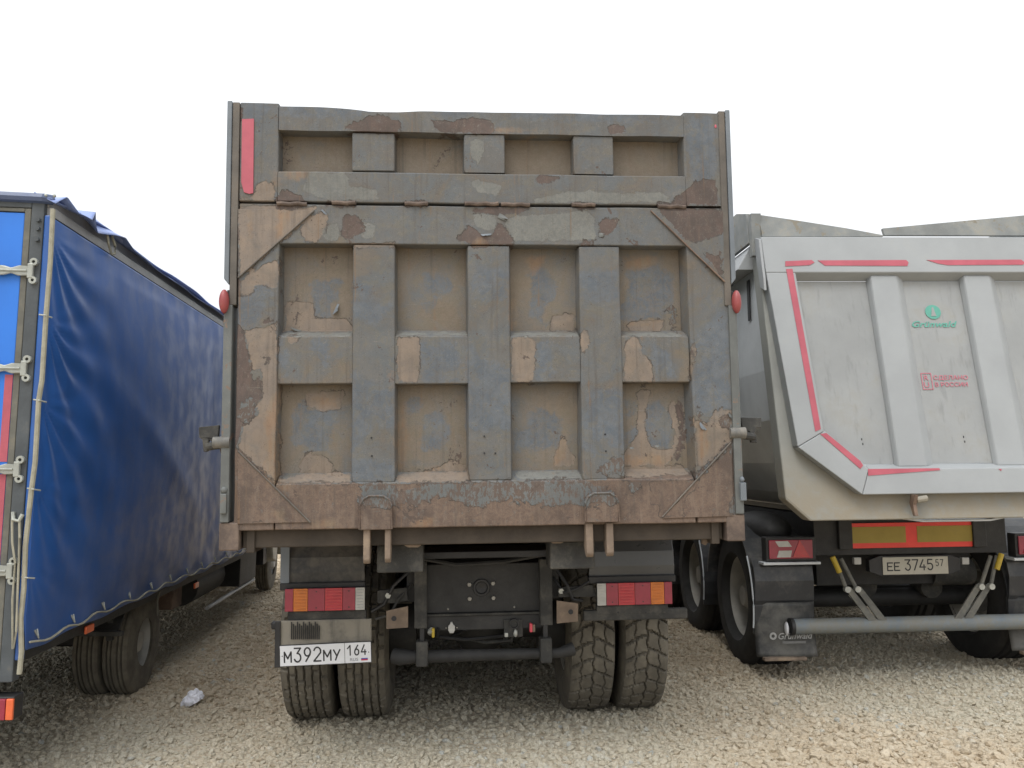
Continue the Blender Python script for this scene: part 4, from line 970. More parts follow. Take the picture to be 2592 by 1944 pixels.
for ch in '164':
    glyph(pl, GL[ch], x_, -.012, .026, .052, .0034, M['ink']); x_ += .026+.012
for a in (-pw/2+.013, pw/2-.012): obj('plate_screw', MB().ell((a, -.002, .0), (.003, .002, .003), 8, 6), M['ink'], pl)
text('plate_country', 'RUS', .022, M['ink_grey'], pl, xd+.026, -.003, -.043, 1.2)
obj('flag_stripe', MB().box(xd+.088, xd+.124, -.0026, -.001, -.043, -.036), M['ink_red'], pl)
obj('flag_stripe', MB().box(xd+.088, xd+.124, -.0026, -.001, -.036, -.0305), M['ink_blue'], pl)
# --- wheels: two tandem axles, twin tyres
RI = rim_mb(.53, .28, .16); RO = rim_mb(.53, .28, .14, out=1)
wd_, rimL = wheel(T, TY_RIB, RI, -1.035, 1.42, .525, M['rim'])
_, rimR = wheel(T, TY_LUG, RO, .985, 1.42, .525, M['rim'], rot=.1)
wheel(T, TY_RIB, rimL, -.705, 1.42, .525, None); wheel(T, TY_LUG, rimR, .660, 1.42, .525, None, rot=.16)
for x in (-1.035, -.705): wheel(T, TY_RIB, rimL, x, 2.78, .525, None)
for x in (.660, .985): wheel(T, TY_LUG, rimR, x, 2.78, .525, None)
wheel(T, TY_RIB, rimL, -1.03, 6.3, .525, None); wheel(T, TY_LUG, rimR, 1.05, 6.3, .525, None)
# cab in front of the body
cabp = [(5.45, .75), (5.45, 2.75), (5.7, 2.95), (6.9, 2.95), (7.25, 2.0), (7.3, .75)]
obj('cab', MB().prism(cabp, -1.2, 1.2, 'x'), M['post_blue'], T, bevel=.05)
obj('rear_window', MB().box(-.7, .7, 5.44, 5.449, 1.9, 2.5), M['ink'], T)
for sx in (-1, 1):
    a, b_ = sorted((sx*1.201, sx*1.207)); obj('side_window', MB().box(a, b_, 6.0, 6.9, 1.95, 2.6), M['ink'], T)

# ================================================================== 2. BLUE TARPAULIN TRUCK
def tarp_mat(name, col, dirt=True, rough=.34):
    m, t, b = new_mat(name); q = NB(t); v = q.coord()
    n = q.noise(v, 3, 6, .6); c = q.mix(q.ramp(n, .3, .7), tuple(x*.85 for x in col), tuple(x*1.12 for x in col))
    if dirt:
        sp = t.nodes.new('ShaderNodeSeparateXYZ'); q.l(v, sp.inputs[0])
        h = q.math('ADD', q.ramp(sp.outputs[2], 0.7, 1.3, .28, 0), q.ramp(sp.outputs[1], -1.0, 2.6, 0, .05))
        f = q.math('MULTIPLY', h, q.ramp(q.noise(v, 5, 6, .65), .25, .6, .45, 1.0))
        c = q.mix(f, c, (.050, .065, .13))
        st = q.noise(q.coord((1, 9, .5)), 2.5, 5, .6); c = q.mix(q.ramp(st, .5, .85, 0, .12), c, (.11, .11, .14))
    q.l(c, b.inputs['Base Color']); q.l(q.ramp(q.noise(v, 6, 5), .3, .7, rough-.06, rough+.12), b.inputs['Roughness'])
    b.inputs['Specular IOR Level'].default_value = .5
    w2 = q.noise(q.coord((1, 1, .45)), 9, 5, .55, .6); q.bump(w2, b, .07, .010)
    b.inputs['Coat Weight'].default_value = .22; b.inputs['Coat Roughness'].default_value = .38
    return m
M['tarp'] = tarp_mat('blue_pvc_tarpaulin', (.020, .100, .36), rough=.42)
M['roof_tarp'] = tarp_mat('roof_tarpaulin', (.22, .30, .58), False, .45)
M['roof_trim'] = tarp_mat('dark_roof_trim', (.07, .10, .19), False, .5)
M['blue_door'] = worn('bright_blue_door_paint', (.020, .165, .62), .45, 0, .0, DUST, .06, 3, .1)
M['frame'] = worn('dusty_dark_steel_frame', (.065, .075, .082), .6, 0, .22, (.17, .155, .12), .2, 6, .3)
M['frame_tan'] = worn('grimy_door_surround', (.12, .118, .10), .7, 0, .3, (.2, .17, .12), .2, 8, .3)
M['rail_grey'] = worn('grey_aluminium_rail', (.36, .36, .36), .5, .2, .2, (.3, .27, .22), .1, 8, .2)
M['hinge'] = worn('galvanised_hinge', (.36, .375, .34), .45, .3, .25, (.30, .29, .23), .15, 14, .2)
M['rope'] = worn('weathered_rope', (.33, .315, .245), .85, 0, .2, (.25, .21, .15), .15, 20, .5)
M['cab_beige'] = worn('pale_cab_paint', (.42, .41, .37), .5, 0, .4, (.30, .26, .19), .1, 4, .2)
TILT = .026
B = thing('tarpaulin_truck', 'truck with a shiny blue tarpaulin side curtain and bright blue rear door, on the left', 'truck', FB.o, FB.yaw)
B.rotation_euler = (0, math.atan(TILT), FB.yaw)
e = -.036; YR = -1.84; YF = 4.25; ZB = .70; ZT = 2.825; WB = 2.30
def bx(px, py): return FB.at(px, py, YR)[0]-TILT*FB.at(px, py, YR)[1]
# side curtain with folds pulled towards its lacing points
lace = [(YR, z) for z in (2.72, 2.30, 1.90, 1.50, 1.10)]
def fold(y, z):
    d = 0
    d += .003*noise.noise(Vector((y*2.2, 0, z*.40)))+.0010*noise.noise(Vector((y*7.5, 4, z*.6)))
    for i, (ly, lz) in enumerate(lace):
        dy, dz = y-ly, z-lz; r = math.hypot(dy, dz)+1e-4; th = math.atan2(dz, dy)
        amp = (.006, .008, .006, .003, .0015)[i]*math.exp(-((r-.15)/.75)**2 if r > .15 else 0)*min(1, r/.15)
        w_ = max(0, math.cos(th+.75))**3
        d += amp*w_*math.sin(th*17+i*1.3+noise.noise(Vector((r*2, i, 0)))*2.5)
    # long slanting crease over the middle, slack belly
    s = (z-2.15)+.42*(y+1.2); d += .012*math.exp(-(s/.11)**2)*math.exp(-((y-.1)/1.0)**2)
    s = (z-1.25)-.55*(y-1.9); d += -.008*math.exp(-(s/.09)**2)*math.exp(-((y-1.8)/.7)**2)
    d += .065*math.sin(math.pi*min(1, max(0, (z-ZB)/(ZT-ZB))))*math.sin(math.pi*min(1, max(0, (y-YR)/3.2)))
    top = min(1, (ZT-z)/.12); d *= max(.12, top) if z > ZT-.12 else 1
    return d
bm = bmesh.new(); NY, NZ = 330, 130; gg = []
for j in range(NZ+1):
    z = ZB+(ZT-ZB)*j/NZ; row = []
    for i in range(NY+1):
        u = i/NY; y = YR+(YF-YR)*(u**1.25)
        zz = z
        if j == 0: zz = z+.012*math.sin(y*9)+.010*noise.noise(Vector((y*4, 1, 1)))
        row.append(bm.verts.new((e+.012+fold(y, z)+(.012*math.sin(y*9.5+.5)*max(0, 1-(z-ZB)/.15)), y, zz)))
    gg.append(row)
for j in range(NZ):
    for i in range(NY): bm.faces.new((gg[j][i], gg[j][i+1], gg[j+1][i+1], gg[j+1][i]))
me = bpy.data.meshes.new('side_curtain'); bm.to_mesh(me); bm.free(); me.materials.append(M['tarp']); me.shade_smooth()
cur = obj('side_curtain', None, None, B, data=me)
s_ = cur.modifiers.new('thick', 'SOLIDIFY'); s_.thickness = .004; s_.offset = -1
# far side curtain, front wall, floor, roof
obj('side_curtain', MB().box(e-WB, e-WB+.01, YR, YF, ZB, ZT), M['tarp'], B)
obj('front_wall', MB().box(e-WB, e-.02, YF-.03, YF, ZB, ZT+.1), M['frame'], B)
obj('load_floor', MB().box(e-WB+.02, e-.02, YR+.03, YF-.03, ZB+.06, ZB+.14), M['frame'], B)
bm = bmesh.new(); g2 = []
for j in range(13):
    row = []
    for i in range(61):
        x = e-WB-.01+(WB+.02)*j/12; y = YR-.02+(YF-YR+.02)*i/60
        row.append(bm.verts.new((x, y, 2.928+.035*math.sin(math.pi*j/12)+.03*min(1, max(0, (y-YR)/.8))+.012*noise.noise(Vector((x*2, y*2, 0)))+(.01*math.sin(y*4) if j in (0, 12) else 0))))
    g2.append(row)
for j in range(12):
    for i in range(60): bm.faces.new((g2[j][i], g2[j+1][i], g2[j+1][i+1], g2[j][i+1]))
me = bpy.data.meshes.new('roof_sheet'); bm.to_mesh(me); bm.free(); me.materials.append(M['roof_tarp']); me.shade_smooth()
rs = obj('roof_sheet', None, None, B, data=me); rs.modifiers.new('thick', 'SOLIDIFY').thickness = .006
# grey top rail above the curtain
obj('top_rail', MB().box(e-.05, e+.006, YR+.02, YF, ZT-.004, ZT+.052), M['rail_grey'], B, bevel=.004)
obj('upper_rail', MB().box(e-.08, e-.018, YR+.02, YF, ZT+.054, ZT+.12), M['rail_grey'], B, bevel=.004)
obj('rail_bead', MB().tube([(e+.009, YR+.02, ZT-.002), (e+.009, YF, ZT-.002)], .005, 6), M['black'], B, smooth=True)
# roof edge flap hanging over the rail, crumpled at the rear corner
def flap_low(y):
    pts_ = [(-1.86, 2.885), (-1.76, 2.95), (-1.66, 2.895), (-1.52, 2.90), (-1.455, 2.965), (-1.44, 2.90), (-1.35, 2.875), (-1.10, 2.93), (-.95, 2.955), (-.76, 2.918), (-.4, 2.912), (.1, 2.905), (1.0, 2.905), (1.9, 2.915), (4.25, 2.915)]
    for a, b_ in zip(pts_, pts_[1:]):
        if a[0] <= y <= b_[0]: return a[1]+(b_[1]-a[1])*(y-a[0])/(b_[0]-a[0])
    return 2.91
bm = bmesh.new(); g3 = []; NF = 240
for i in range(NF+1):
    y = -1.86+6.1*(i/NF)**1.35; zl = flap_low(y); zh = 2.938+.037*min(1, (y+1.86)/.6)+.05*math.exp(-((y+1.2)/.22)**2)+.006*math.sin(y*5)+.008*noise.noise(Vector((y*6, 0, 0)))
    near = math.exp(-((y+1.4)/.5)**2)
    row = []
    for j in range(8):
        w_ = j/7; z = zh+(zl-zh)*w_
        x = e-.075+.11*w_+near*(.018*math.sin(y*11)*w_+.02*w_)+.008*math.sin(y*7)*w_
        row.append(bm.verts.new((x, y, z+(.0 if w_ else .0))))
    g3.append(row)
for i in range(NF):
    for j in range(7): bm.faces.new((g3[i][j], g3[i+1][j], g3[i+1][j+1], g3[i][j+1]))
me = bpy.data.meshes.new('roof_flap'); bm.to_mesh(me); bm.free(); me.materials.append(M['roof_tarp']); me.shade_smooth()
o = obj('roof_flap', None, None, B, data=me); o.modifiers.new('thick', 'SOLIDIFY').thickness = .004
obj('roof_edge_trim', MB().tube([(e-WB, YR-.012, 2.920), (e-.6, YR-.015, 2.918), (e-.03, YR-.012, 2.912), (e+.0, YR+.02, 2.915)], 0.026, 8), M['roof_trim'], B, smooth=True)
for px in (127, 145): obj('roof_stud', MB().ell((e+(-.018 if px < 130 else .024), YR-.02, 2.925), (.009, .009, .009), 8, 6), M['hinge'], B, smooth='all')
obj('rope_loop', MB().tube([(e+.022, -1.17, 2.93), (e+.032, -1.165, 2.86), (e+.034, -1.12, 2.815), (e+.034, -1.07, 2.83), (e+.030, -1.06, 2.88), (e+.02, -1.09, 2.93)], .0075, 6), M['rope'], B, smooth=True)
# rear frame and doors
obj('corner_post', MB().box(e-.085, e-.024, YR-.012, YR+.06, .56, 2.905), M['frame'], B, bevel=.006)
obj('corner_post', MB().box(e-WB, e-WB+.06, YR-.012, YR+.06, .56, 2.905), M['frame'], B, bevel=.006)
obj('curtain_edge', MB().box(e-.024, e+.012, YR-.006, YR+.02, .66, 2.83), M['tarp'], B, bevel=.006)
obj('rear_header', MB().box(e-WB+.06, e-.085, YR-.012, YR+.06, 2.862, 2.905), M['frame'], B, bevel=.005)
obj('rear_sill', MB().box(e-WB+.06, e-.085, YR-.012, YR+.06, .56, .66), M['frame'], B, bevel=.005)
for a, b_ in ((e-.118, e-.087), (e-WB+.062, e-WB+.09)): obj('door_seal', MB().box(a, b_, YR-.008, YR+.03, .66, 2.86), M['frame_tan'], B, bevel=.004)
obj('door_seal', MB().box(e-WB+.09, e-.118, YR-.008, YR+.03, 2.842, 2.86), M['frame_tan'], B, bevel=.003)
for a, b_ in ((e-WB/2+.004, e-.12), (e-WB+.092, e-WB/2-.004)):
    d = obj('rear_door', MB().box(a, b_, YR-.002, YR+.03, .665, 2.838), M['blue_door'], B, bevel=.003)
    for k in range(2): obj('lock_bar', MB().tube([((a+b_)/2+(-.25+k*.5), YR-.025, .70), ((a+b_)/2+(-.25+k*.5), YR-.025, 2.80)], .014, 8), M['hinge'], d, smooth=True)
for z1, z0 in ((2.025, 1.60), (1.54, 1.11), (1.05, .70)):
    obj('red_stripe', MB().box(e-.158, e-.121, YR-.0045, YR-.002, z0, z1), M['red_tape'], B)
for zc in (2.54, 2.055, 1.565, 1.082):
    h = bpy.data.objects.new('door_hinge', None); S.collection.objects.link(h); h.parent = B; h.location = (e, YR, zc)
    obj('hinge_strap', MB().prism([(-.30, -.010), (-.26, -.026), (-.19, -.024), (-.155, -.014), (-.12, -.026), (-.075, -.024), (-.075, .024), (-.12, .026), (-.155, .014), (-.19, .024), (-.26, .026), (-.30, .010)], -.028, -.012), M['hinge'], h, bevel=.005)
    obj('strap_ridge', MB().box(-.27, -.08, -.034, -.026, -.005, .005), M['hinge'], h, bevel=.003)
    obj('hinge_bracket', MB().box(-.078, -.050, -.032, -.010, -.038, .038), M['hinge'], h, bevel=.005)
    for dz in (-.046, .046): obj('hinge_knuckle', MB().lathe([(-.03, .008), (-.03, .019), (-.012, .019), (-.012, .008)], (-.050, 0, dz), 'y', 12, True), M['hinge'], h, smooth=True)
for z in (2.80, 2.755, 2.70): obj('post_bolt', MB().lathe([(-.018, .001), (-.018, .010), (0, .012)], (e-.045, YR-.010, z), 'y', 8), M['frame'], B)
# lacing cord down the corner
pc = [(e+.016, YR-.008, 2.86), (e+.022, YR-.012, 2.6), (e+.020, YR-.014, 2.32), (e+.020, YR-.012, 2.0), (e+.012, YR-.014, 1.9), (e+.014, YR-.012, 1.6), (e+.006, YR-.014, 1.46), (e-.004, YR-.014, 1.2), (e+.002, YR-.014, 1.0), (e-.004, YR-.012, .86), (e+.010, YR-.012, .70), (e+.006, YR-.010, .60)]
obj('lacing_cord', MB().tube(pc, .0125, 8), M['rope'], B, smooth=True)
for z in (2.32, 1.90, 1.47, 1.05): obj('cord_eyelet', MB().tube([(e-.012, YR-.016, z+.004), (e+.022, YR-.026, z), (e+.04, YR+.005, z-.006)], .004, 6), M['hinge'], B, smooth=True)
obj('strap_hook', MB().tube([(e-.068, YR-.02, 1.36), (e-.062, YR-.028, 1.325), (e-.035, YR-.03, 1.318), (e-.022, YR-.025, 1.35)], .010, 8), M['hinge'], B, smooth=True)
obj('strap_loop', MB().tube([(e-.066, YR-.03, 1.325), (e-.056, YR-.035, 1.22), (e-.036, YR-.035, 1.12), (e-.040, YR-.03, .95), (e-.022, YR-.03, .72), (e-.012, YR-.03, .80), (e-.020, YR-.035, 1.12), (e-.024, YR-.035, 1.24), (e-.032, YR-.03, 1.32)], .0055, 6), M['rope'], B, smooth=True)
# wavy cord through the eyelets along the hem
pts_ = []; y = YR+.02
hooks = []
while y < YF-.1:
    k = (y-YR)/.42; pts_.append((e+.030+.01*math.sin(k*2.1), y, ZB+.030+0.012*math.cos(k*2*math.pi))); y += .07
obj('hem_cord', MB().tube(pts_, .0058, 6), M['rope'], B, smooth=True)
for k in range(14):
    y = YR+.10+k*.42; z = ZB+.055
    if y < YF: obj('hem_eyelet', MB().tube([(e+.02, y-.012, z+.03), (e+.034, y, z-.01), (e+.02, y+.012, z+.03)], .005, 6), M['hinge'], B, smooth=True)
obj('loose_strap', MB().tube([(e+.01, .18, ZB+.0), (e-.01, .20, .62), (e-.005, .22, .52)], .008, 6), M['frame_tan'], B, smooth=True)
# chassis under the load bed
for x in (-.78, -1.52): obj('chassis_rail', MB().box(e+x-.04, e+x+.04, YR+.1, 6.2, .50, .66), M['chassis'], B, bevel=.006)
for k in range(8): obj('cross_bearer', MB().box(e-WB+.05, e-.05, YR+.25+k*.75, YR+.31+k*.75, .66, .735), M['chassis'], B)
obj('side_bearer', MB().box(e-.06, e-.015, YR+.05, YF, .64, .70), M['chassis'], B, bevel=.004)
obj('rear_bumper', MB().box(e-WB+.25, e-.10, YR-.03, YR+.05, .40, .53), M['chassis_mud'], B, bevel=.01)
tl = obj('tail_light', MB().box(e-.40, e+.003, YR-.035, YR+.06, .392, .502), M['black'], B, bevel=.006)
obj('side_lens', MB().box(e-.028, e+.005, YR-.050, YR-.034, .398, .494), M['orange_lens'], tl, bevel=.004)
obj('rear_lens', MB().box(e-.11, e-.030, YR-.052, YR-.034, .398, .494), M['maroon_lens'], tl, bevel=.004)
obj('indicator_lens', MB().box(e-.24, e-.112, YR-.052, YR-.034, .398, .494), M['amber_lens'], tl, bevel=.004)
obj('fog_lens', MB().box(e-.39, e-.242, YR-.052, YR-.034, .398, .494), M['red_lens'], tl, bevel=.004)
for y, z in ((-1.02, .655), (1.17, .60)): obj('side_marker', MB().box(e-.012, e+.004, y-.05, y+.06, z-.022, z+.022), M['orange_lens'], B, bevel=.006)
obj('mudguard_bracket', MB().box(e-.14, e-.10, -.38, -.34, .46, .64), M['chassis_mud'], B, bevel=.004)
obj('mudguard', MB().prism([(-.42, .52), (-.42, .535), (-.26, .68), (.2, .70), (.2, .69), (-.25, .665), (-.40, .52)], e-.48, e-.05, 'x'), M['chassis'], B, bevel=.003)
obj('mudguard_stay', MB().box(e-.80, e-.02, -.44, -.40, .50, .53), M['chassis_mud'], B, bevel=.004)
RB = rim_mb(.35, .18, .145, .58, out=1)
_, rb = wheel(B, TY_BLU, RB, e-.150, .15, .35, M['rim'])
for x in (-.340, -WB+.340, -WB+.150): wheel(B, TY_BLU, rb, e+x, .15, .35, None)
obj('axle', MB().tube([(e-WB+.3, .15, .37), (e-.3, .15, .37)], .05, 10).ell((e-WB/2, .15, .38), (.16, .17, .16), 14, 8), M['chassis'], B, smooth=True)
_, rbw = wheel(B, TY_BLU, rim_mb(.35, .17, .09, .58, out=1), e-.205, 5.15, .35, M['rim_w'])
wheel(B, TY_BLU, rbw, e-WB+.2, 5.15, .35, None)
obj('side_box', MB().box(e-.42, e-.10, .86, 1.12, .45, .64), M['rust_dark'], B, bevel=.006)
obj('fuel_tank', MB().tube([(e-.35, 1.9, .48), (e-.35, 2.9, .48)], .17, 16), M['chassis'], B, smooth=True)
obj('tool_box', MB().box(e-.45, e-.08, 3.1, 3.9, .32, .62), M['chassis'], B, bevel=.01)
obj('side_guard', MB().tube([(e-.12, 2.0, .28), (e-.12, 4.0, .28)], .018, 8).tube([(e-.12, 3.95, .28), (e-.12, 3.95, .6)], .015, 8), M['rim_w'], B, smooth=True)
cab = obj('cab', MB().prism([(4.42, .62), (4.50, .46), (4.72, .40), (4.80, .66), (5.15, .82), (5.5, .66), (5.58, .40), (6.3, .40), (6.35, 1.1), (6.0, 1.3), (5.6, 2.15), (4.42, 2.2)], e-WB+.15, e-.0, 'x'), M['cab_beige'], B, bevel=.02)
obj('side_window', MB().prism([(4.8, 1.35), (5.75, 1.35), (5.5, 2.0), (4.8, 2.0)], e+.001, e+.004, 'x'), M['ink'], cab)
obj('battery_box', MB().box(e-.34, e-.06, 4.20, 4.40, .42, .62), M['black'], B, bevel=.01)
obj('fog_lens', MB().ell((e-.22, 4.19, .53), (.035, .012, .035)), M['yellow'], B, smooth='all')

# ================================================================== 3. GREY TIPPER TRAILER
M['tr'] = worn('pale_grey_trailer_paint', (.300, .315, .322), .5, 0, .1, (.36, .33, .25), .06, 2.2, .12, streak=False)
M['tr_panel'] = worn('dull_grey_gate_skin', (.270, .280, .280), .55, 0, .3, (.26, .25, .215), .10, 2.0, .12, streak=True)
M['tr_cream'] = worn('clay_stained_rear_rim', (.27, .28, .265), .65, 0, .75, (.27, .235, .175), .10, 2.6, .3, zclay=(1.2, 1.75))
M['tr_lit'] = worn('grey_side_paint_lit', (.54, .57, .59), .38, 0, .10, (.28, .25, .19), .08, 3, .1)  # same paint as the front, colour lightened to stand for light on the side
M['board_w'] = worn('stained_grey_board', (.20, .21, .205), .7, 0, .35, (.30, .27, .21), .2, 3.5, .3, spot=(.20, .18, .14))
M['bar'] = worn('blue_grey_underrun_bar', (.17, .205, .235), .6, .1, .6, (.20, .19, .155), .15, 5, .2)
M['link_dusty'] = worn('dusty_support_link', (.12, .12, .11), .7, 0, .5, (.20, .19, .155), .2, 7, .3)
M['print_green'] = plain('faded_green_print', (.10, .34, .27), .5)
M['print_red'] = plain('faded_red_print', (.48, .15, .19), .5)
M['haz_red'] = worn('orange_red_reflective_sheet', (.72, .05, .035), .4, 0, .04, (.3, .1, .06), .08, 6, .1)
M['haz_yel'] = worn('grimy_yellow_reflective_sheet', (.30, .22, .03), .45, 0, .3, (.20, .15, .05), .1, 5, .1)
M['fend_t'] = worn('dusty_black_trailer_fender', (.030, .032, .036), .45, 0, .35, (.13, .125, .11), .2, 3.2, .2)
M['flap_t'] = worn('dusty_black_trailer_flap', (.030, .031, .032), .6, 0, .5, (.14, .135, .12), .2, 2.6, .2)
Q = thing('tipper_trailer', 'pale grey tipper semi-trailer with red reflective tape on its sloping tailgate, on the right', 'trailer', FT.o, FT.yaw)
CX = -.07; KS = .20; mir = lambda x: 2*CX-x
def LP(z, off=0): return -.25+KS*(z-3.1)+off           # leaning plane of the gate
def tl_(px, py, off=0): x, y, z = FT.loc(px, py, -.25+off, 3.1, KS); return x, z
def slab(name, poly, mat, parent, off0, off1, bevel=.004):
    """polygon (x,z) lying in the leaning gate plane, between two offsets"""
    n = len(poly); tri = tessellate_polygon([[Vector((a, b_, 0)) for a, b_ in poly]])
    vs = [(a, LP(b_, off0), b_) for a, b_ in poly]+[(a, LP(b_, off1), b_) for a, b_ in poly]
    fs = [tuple(t_) for t_ in tri]+[tuple(i+n for i in reversed(t_)) for t_ in tri]+[(i, (i+1) % n, (i+1) % n+n, i+n) for i in range(n)]
    mb = MB().add(vs, fs); return obj(name, mb, mat, parent, bevel=bevel)
def ring(name, outer, inner, mat, parent, off0, off1, bevel=.004, sub=None):
    """closed frame between two matching polygons"""
    n = len(outer); mb = MB()
    vs = [(a, LP(b_, off0), b_) for a, b_ in outer]+[(a, LP(b_, off0), b_) for a, b_ in inner]
    vs += [(a, LP(b_, off1), b_) for a, b_ in outer]+[(a, LP(b_, off1), b_) for a, b_ in (sub or inner)]
    fs = []
    for i in range(n):
        j = (i+1) % n
        fs += [(i, j, j+n, i+n), (i+2*n, i+3*n, j+3*n, j+2*n), (i, i+2*n, j+2*n, j), (i+n, j+n, j+3*n, i+3*n)]
    mb.add(vs, fs); return obj(name, mb, mat, parent, bevel=bevel)
# half-pipe shell
sec = [(-1.20, 3.12), (-1.20, 2.2), (-1.17, 1.85), (-1.05, 1.55), (-.85, 1.32), (-.60, 1.20), (-.30, 1.15)]
sec = sec+[(mir(a), b_) for a, b_ in reversed(sec)]
mb = MB(); n = len(sec)
vs = [(a, LP(b_, .05), b_) for a, b_ in sec]+[(a, 8.0, b_) for a, b_ in sec]
mb.add(vs, [(i, i+1, i+1+n, i+n) for i in range(n-1)]); o = obj('tipper_shell', mb, M['tr_lit'], Q, smooth=False)
sm = o.modifiers.new('thick', 'SOLIDIFY'); sm.thickness = .012
slab('front_wall', sec, M['tr_lit'], Q, 8.15, 8.2)
# side canopy box, boards and posts along the top
for s in (0, 1):
    f = (lambda x: x) if s == 0 else mir
    a, b_ = sorted((f(-1.335), f(-1.202))); obj('side_coaming', MB().prism([(f(-1.202), 2.945), (f(-1.335), 2.945), (f(-1.325), 2.97), (f(-1.235), 3.125), (f(-1.202), 3.125)], -.16, 8.0), M['tr'], Q, bevel=.006)
    a, b_ = sorted((f(-1.265), f(-1.235)))
    obj('side_board', MB().prism([(-.20, 3.128), (8.0, 3.128), (8.0, 3.42), (.05, 3.42), (-.17, 3.355)], a, b_, 'x'), M['board_w'], Q, bevel=.003)
    a, b_ = sorted((f(-1.262), f(-1.19))); obj('corner_stake', MB().box(a, b_, -.27, -.215, 3.02, 3.33), M['board_w'], Q, bevel=.003)
    a, b_ = sorted((f(-1.20), f(-1.13)));
    obj('shell_rib', MB().box(a-.03*(1-s), b_-.065+.03*s, .55, .68, 1.95, 2.94), M['tr_lit'], Q, bevel=.004)
    a, b_ = sorted((f(-1.212), f(-1.206))); obj('side_slot', MB().box(a, b_, -.02, .03, 2.60, 2.90), M['ink'], Q)
# rear rim
ro = [(-1.225, 3.10), (-1.225, 1.31), (-1.08, 1.172)]; ri = [(-1.10, 3.02), (-1.04, 1.66), (-.70, 1.36)]
ro = ro+[(mir(a), b_) for a, b_ in reversed(ro)]; ri = ri+[(mir(a), b_) for a, b_ in reversed(ri)]
ring('rear_rim', ro, ri, M['tr_cream'], Q, -.005, .13, .012)
# gate
tgt = bpy.data.objects.new('tailgate', None); S.collection.objects.link(tgt); tgt.parent = Q
go_ = [tl_(1925, 600, -.09), tl_(2018, 1131, -.09), tl_(2181, 1252, -.09)]
gi_ = [tl_(2012, 690, -.09), tl_(2084, 1092, -.09), tl_(2197, 1188, -.09)]
gi2 = [(a+.02, b_-.05 if k == 0 else b_+.03) for k, (a, b_) in enumerate(gi_)]
sy = lambda P: P+[(mir(a), b_) for a, b_ in reversed(P)]
zt_ = go_[0][1]
slab('gate_skin', sy([(a-.02, b_) for a, b_ in gi2]), M['tr_panel'], tgt, -.020, -.008)
# frame built from its welded members
GO, GI, G2 = sy(go_), sy(gi_), sy(gi2)
zi = gi_[0][1]; zi2 = gi2[0][1]
def member(name, q_o, q_i, q_i2, mat='tr', w0=-.10):
    (a, b_), (c, d) = q_o; (a1, b1), (c1, d1) = q_i; (a2, b2), (c2, d2) = q_i2
    vs = [(a, LP(b_, w0), b_), (c, LP(d, w0), d), (c1, LP(d1, w0), d1), (a1, LP(b1, w0), b1),
          (a, LP(b_, -.005), b_), (c, LP(d, -.005), d), (c2, LP(d2, -.01), d2), (a2, LP(b2, -.01), b2)]
    mb = MB().add(vs, [(0, 1, 2, 3), (7, 6, 5, 4), (0, 4, 5, 1), (3, 2, 6, 7), (0, 3, 7, 4), (1, 5, 6, 2)])
    return obj(name, mb, M[mat], tgt, bevel=.006)
tL = (go_[0][0]+.006, zi)
member('header_rail', ((go_[0][0], zt_), (mir(go_[0][0]), zt_)), ((tL[0], zi), (mir(tL[0]), zi)), ((tL[0], zi2-.0), (mir(tL[0]), zi2)))
for f in (lambda p: p, lambda p: (mir(p[0]), p[1])):
    member('side_rail', (f((tL[0]+.001, zi-.003)), f(go_[1])), (f((gi_[0][0], zi-.003)), f(gi_[1])), (f((gi2[0][0], zi-.003)), f(gi2[1])))
    member('chamfer_rail', (f((go_[1][0]+.001, go_[1][1]-.003)), f(go_[2])), (f((gi_[1][0]+.001, gi_[1][1]-.003)), f(gi_[2])), (f((gi2[1][0], gi2[1][1]-.003)), f(gi2[2])), w0=-.102)
member('bottom_rail', ((go_[2][0]+.003, go_[2][1]), (mir(go_[2][0])-.003, go_[2][1])), ((gi_[2][0]+.003, gi_[2][1]), (mir(gi_[2][0])-.003, gi_[2][1])), ((gi2[2][0]+.003, gi2[2][1]), (mir(gi2[2][0])-.003, gi2[2][1])))
for xc in (-.36, .315):
    x0, x1 = xc-.10, xc+.085; z0, z1 = gi2[2][1]-.02, zi2+.035
    vs = [(x0, LP(z1, -.075), z1), (x1, LP(z1, -.075), z1), (x1, LP(z0, -.060), z0), (x0, LP(z0, -.060), z0),
          (x0-.018, LP(z1, -.018), z1), (x1+.075, LP(z1, -.018), z1), (x1+.075, LP(z0, -.018), z0), (x0-.018, LP(z0, -.018), z0)]
    obj('rib', MB().add(vs, [(0, 1, 2, 3), (7, 6, 5, 4), (0, 4, 5, 1), (3, 2, 6, 7), (0, 3, 7, 4), (1, 5, 6, 2)]), M['tr'], tgt, bevel=.012)
# gate arm at the upper corner
for f in (lambda x: x, mir):
    a, b_ = sorted((f(go_[0][0]-.020), f(go_[0][0]-.002)))
    obj('gate_arm', MB().prism([(LP(3.1, -.10), 3.12), (LP(2.8, -.10), 2.83), (LP(2.76, -.10), 2.74), (LP(2.76, -.02), 2.78), (LP(3.0, .0), 3.02), (LP(3.1, .02), 3.16)], a, b_, 'x'), M['tr'], tgt, bevel=.002)
# sloping boards above the gate
def slab_px(name, pts_px, mat, off0, off1, par): return slab(name, [tl_(a, b_, off0) for a, b_ in pts_px], M[mat], par, off0, off1, .003)
slab_px('top_board', [(1919, 543), (2000, 555), (2140, 577), (2236, 595), (2236, 599), (1930, 599)], 'board_w', -.05, -.02, Q)
xr, zr_ = tl_(2592, 545, -.05)
zb = tl_(2400, 596, -.05)[1]
slab('top_board', [tl_(2234, 578, -.05), (tl_(2240, 597, -.05)[0], zb), (mir(-1.19), zb), (mir(-1.19), zr_+.05), (xr, zr_)], M['board_w'], Q, -.05, -.02, .003)
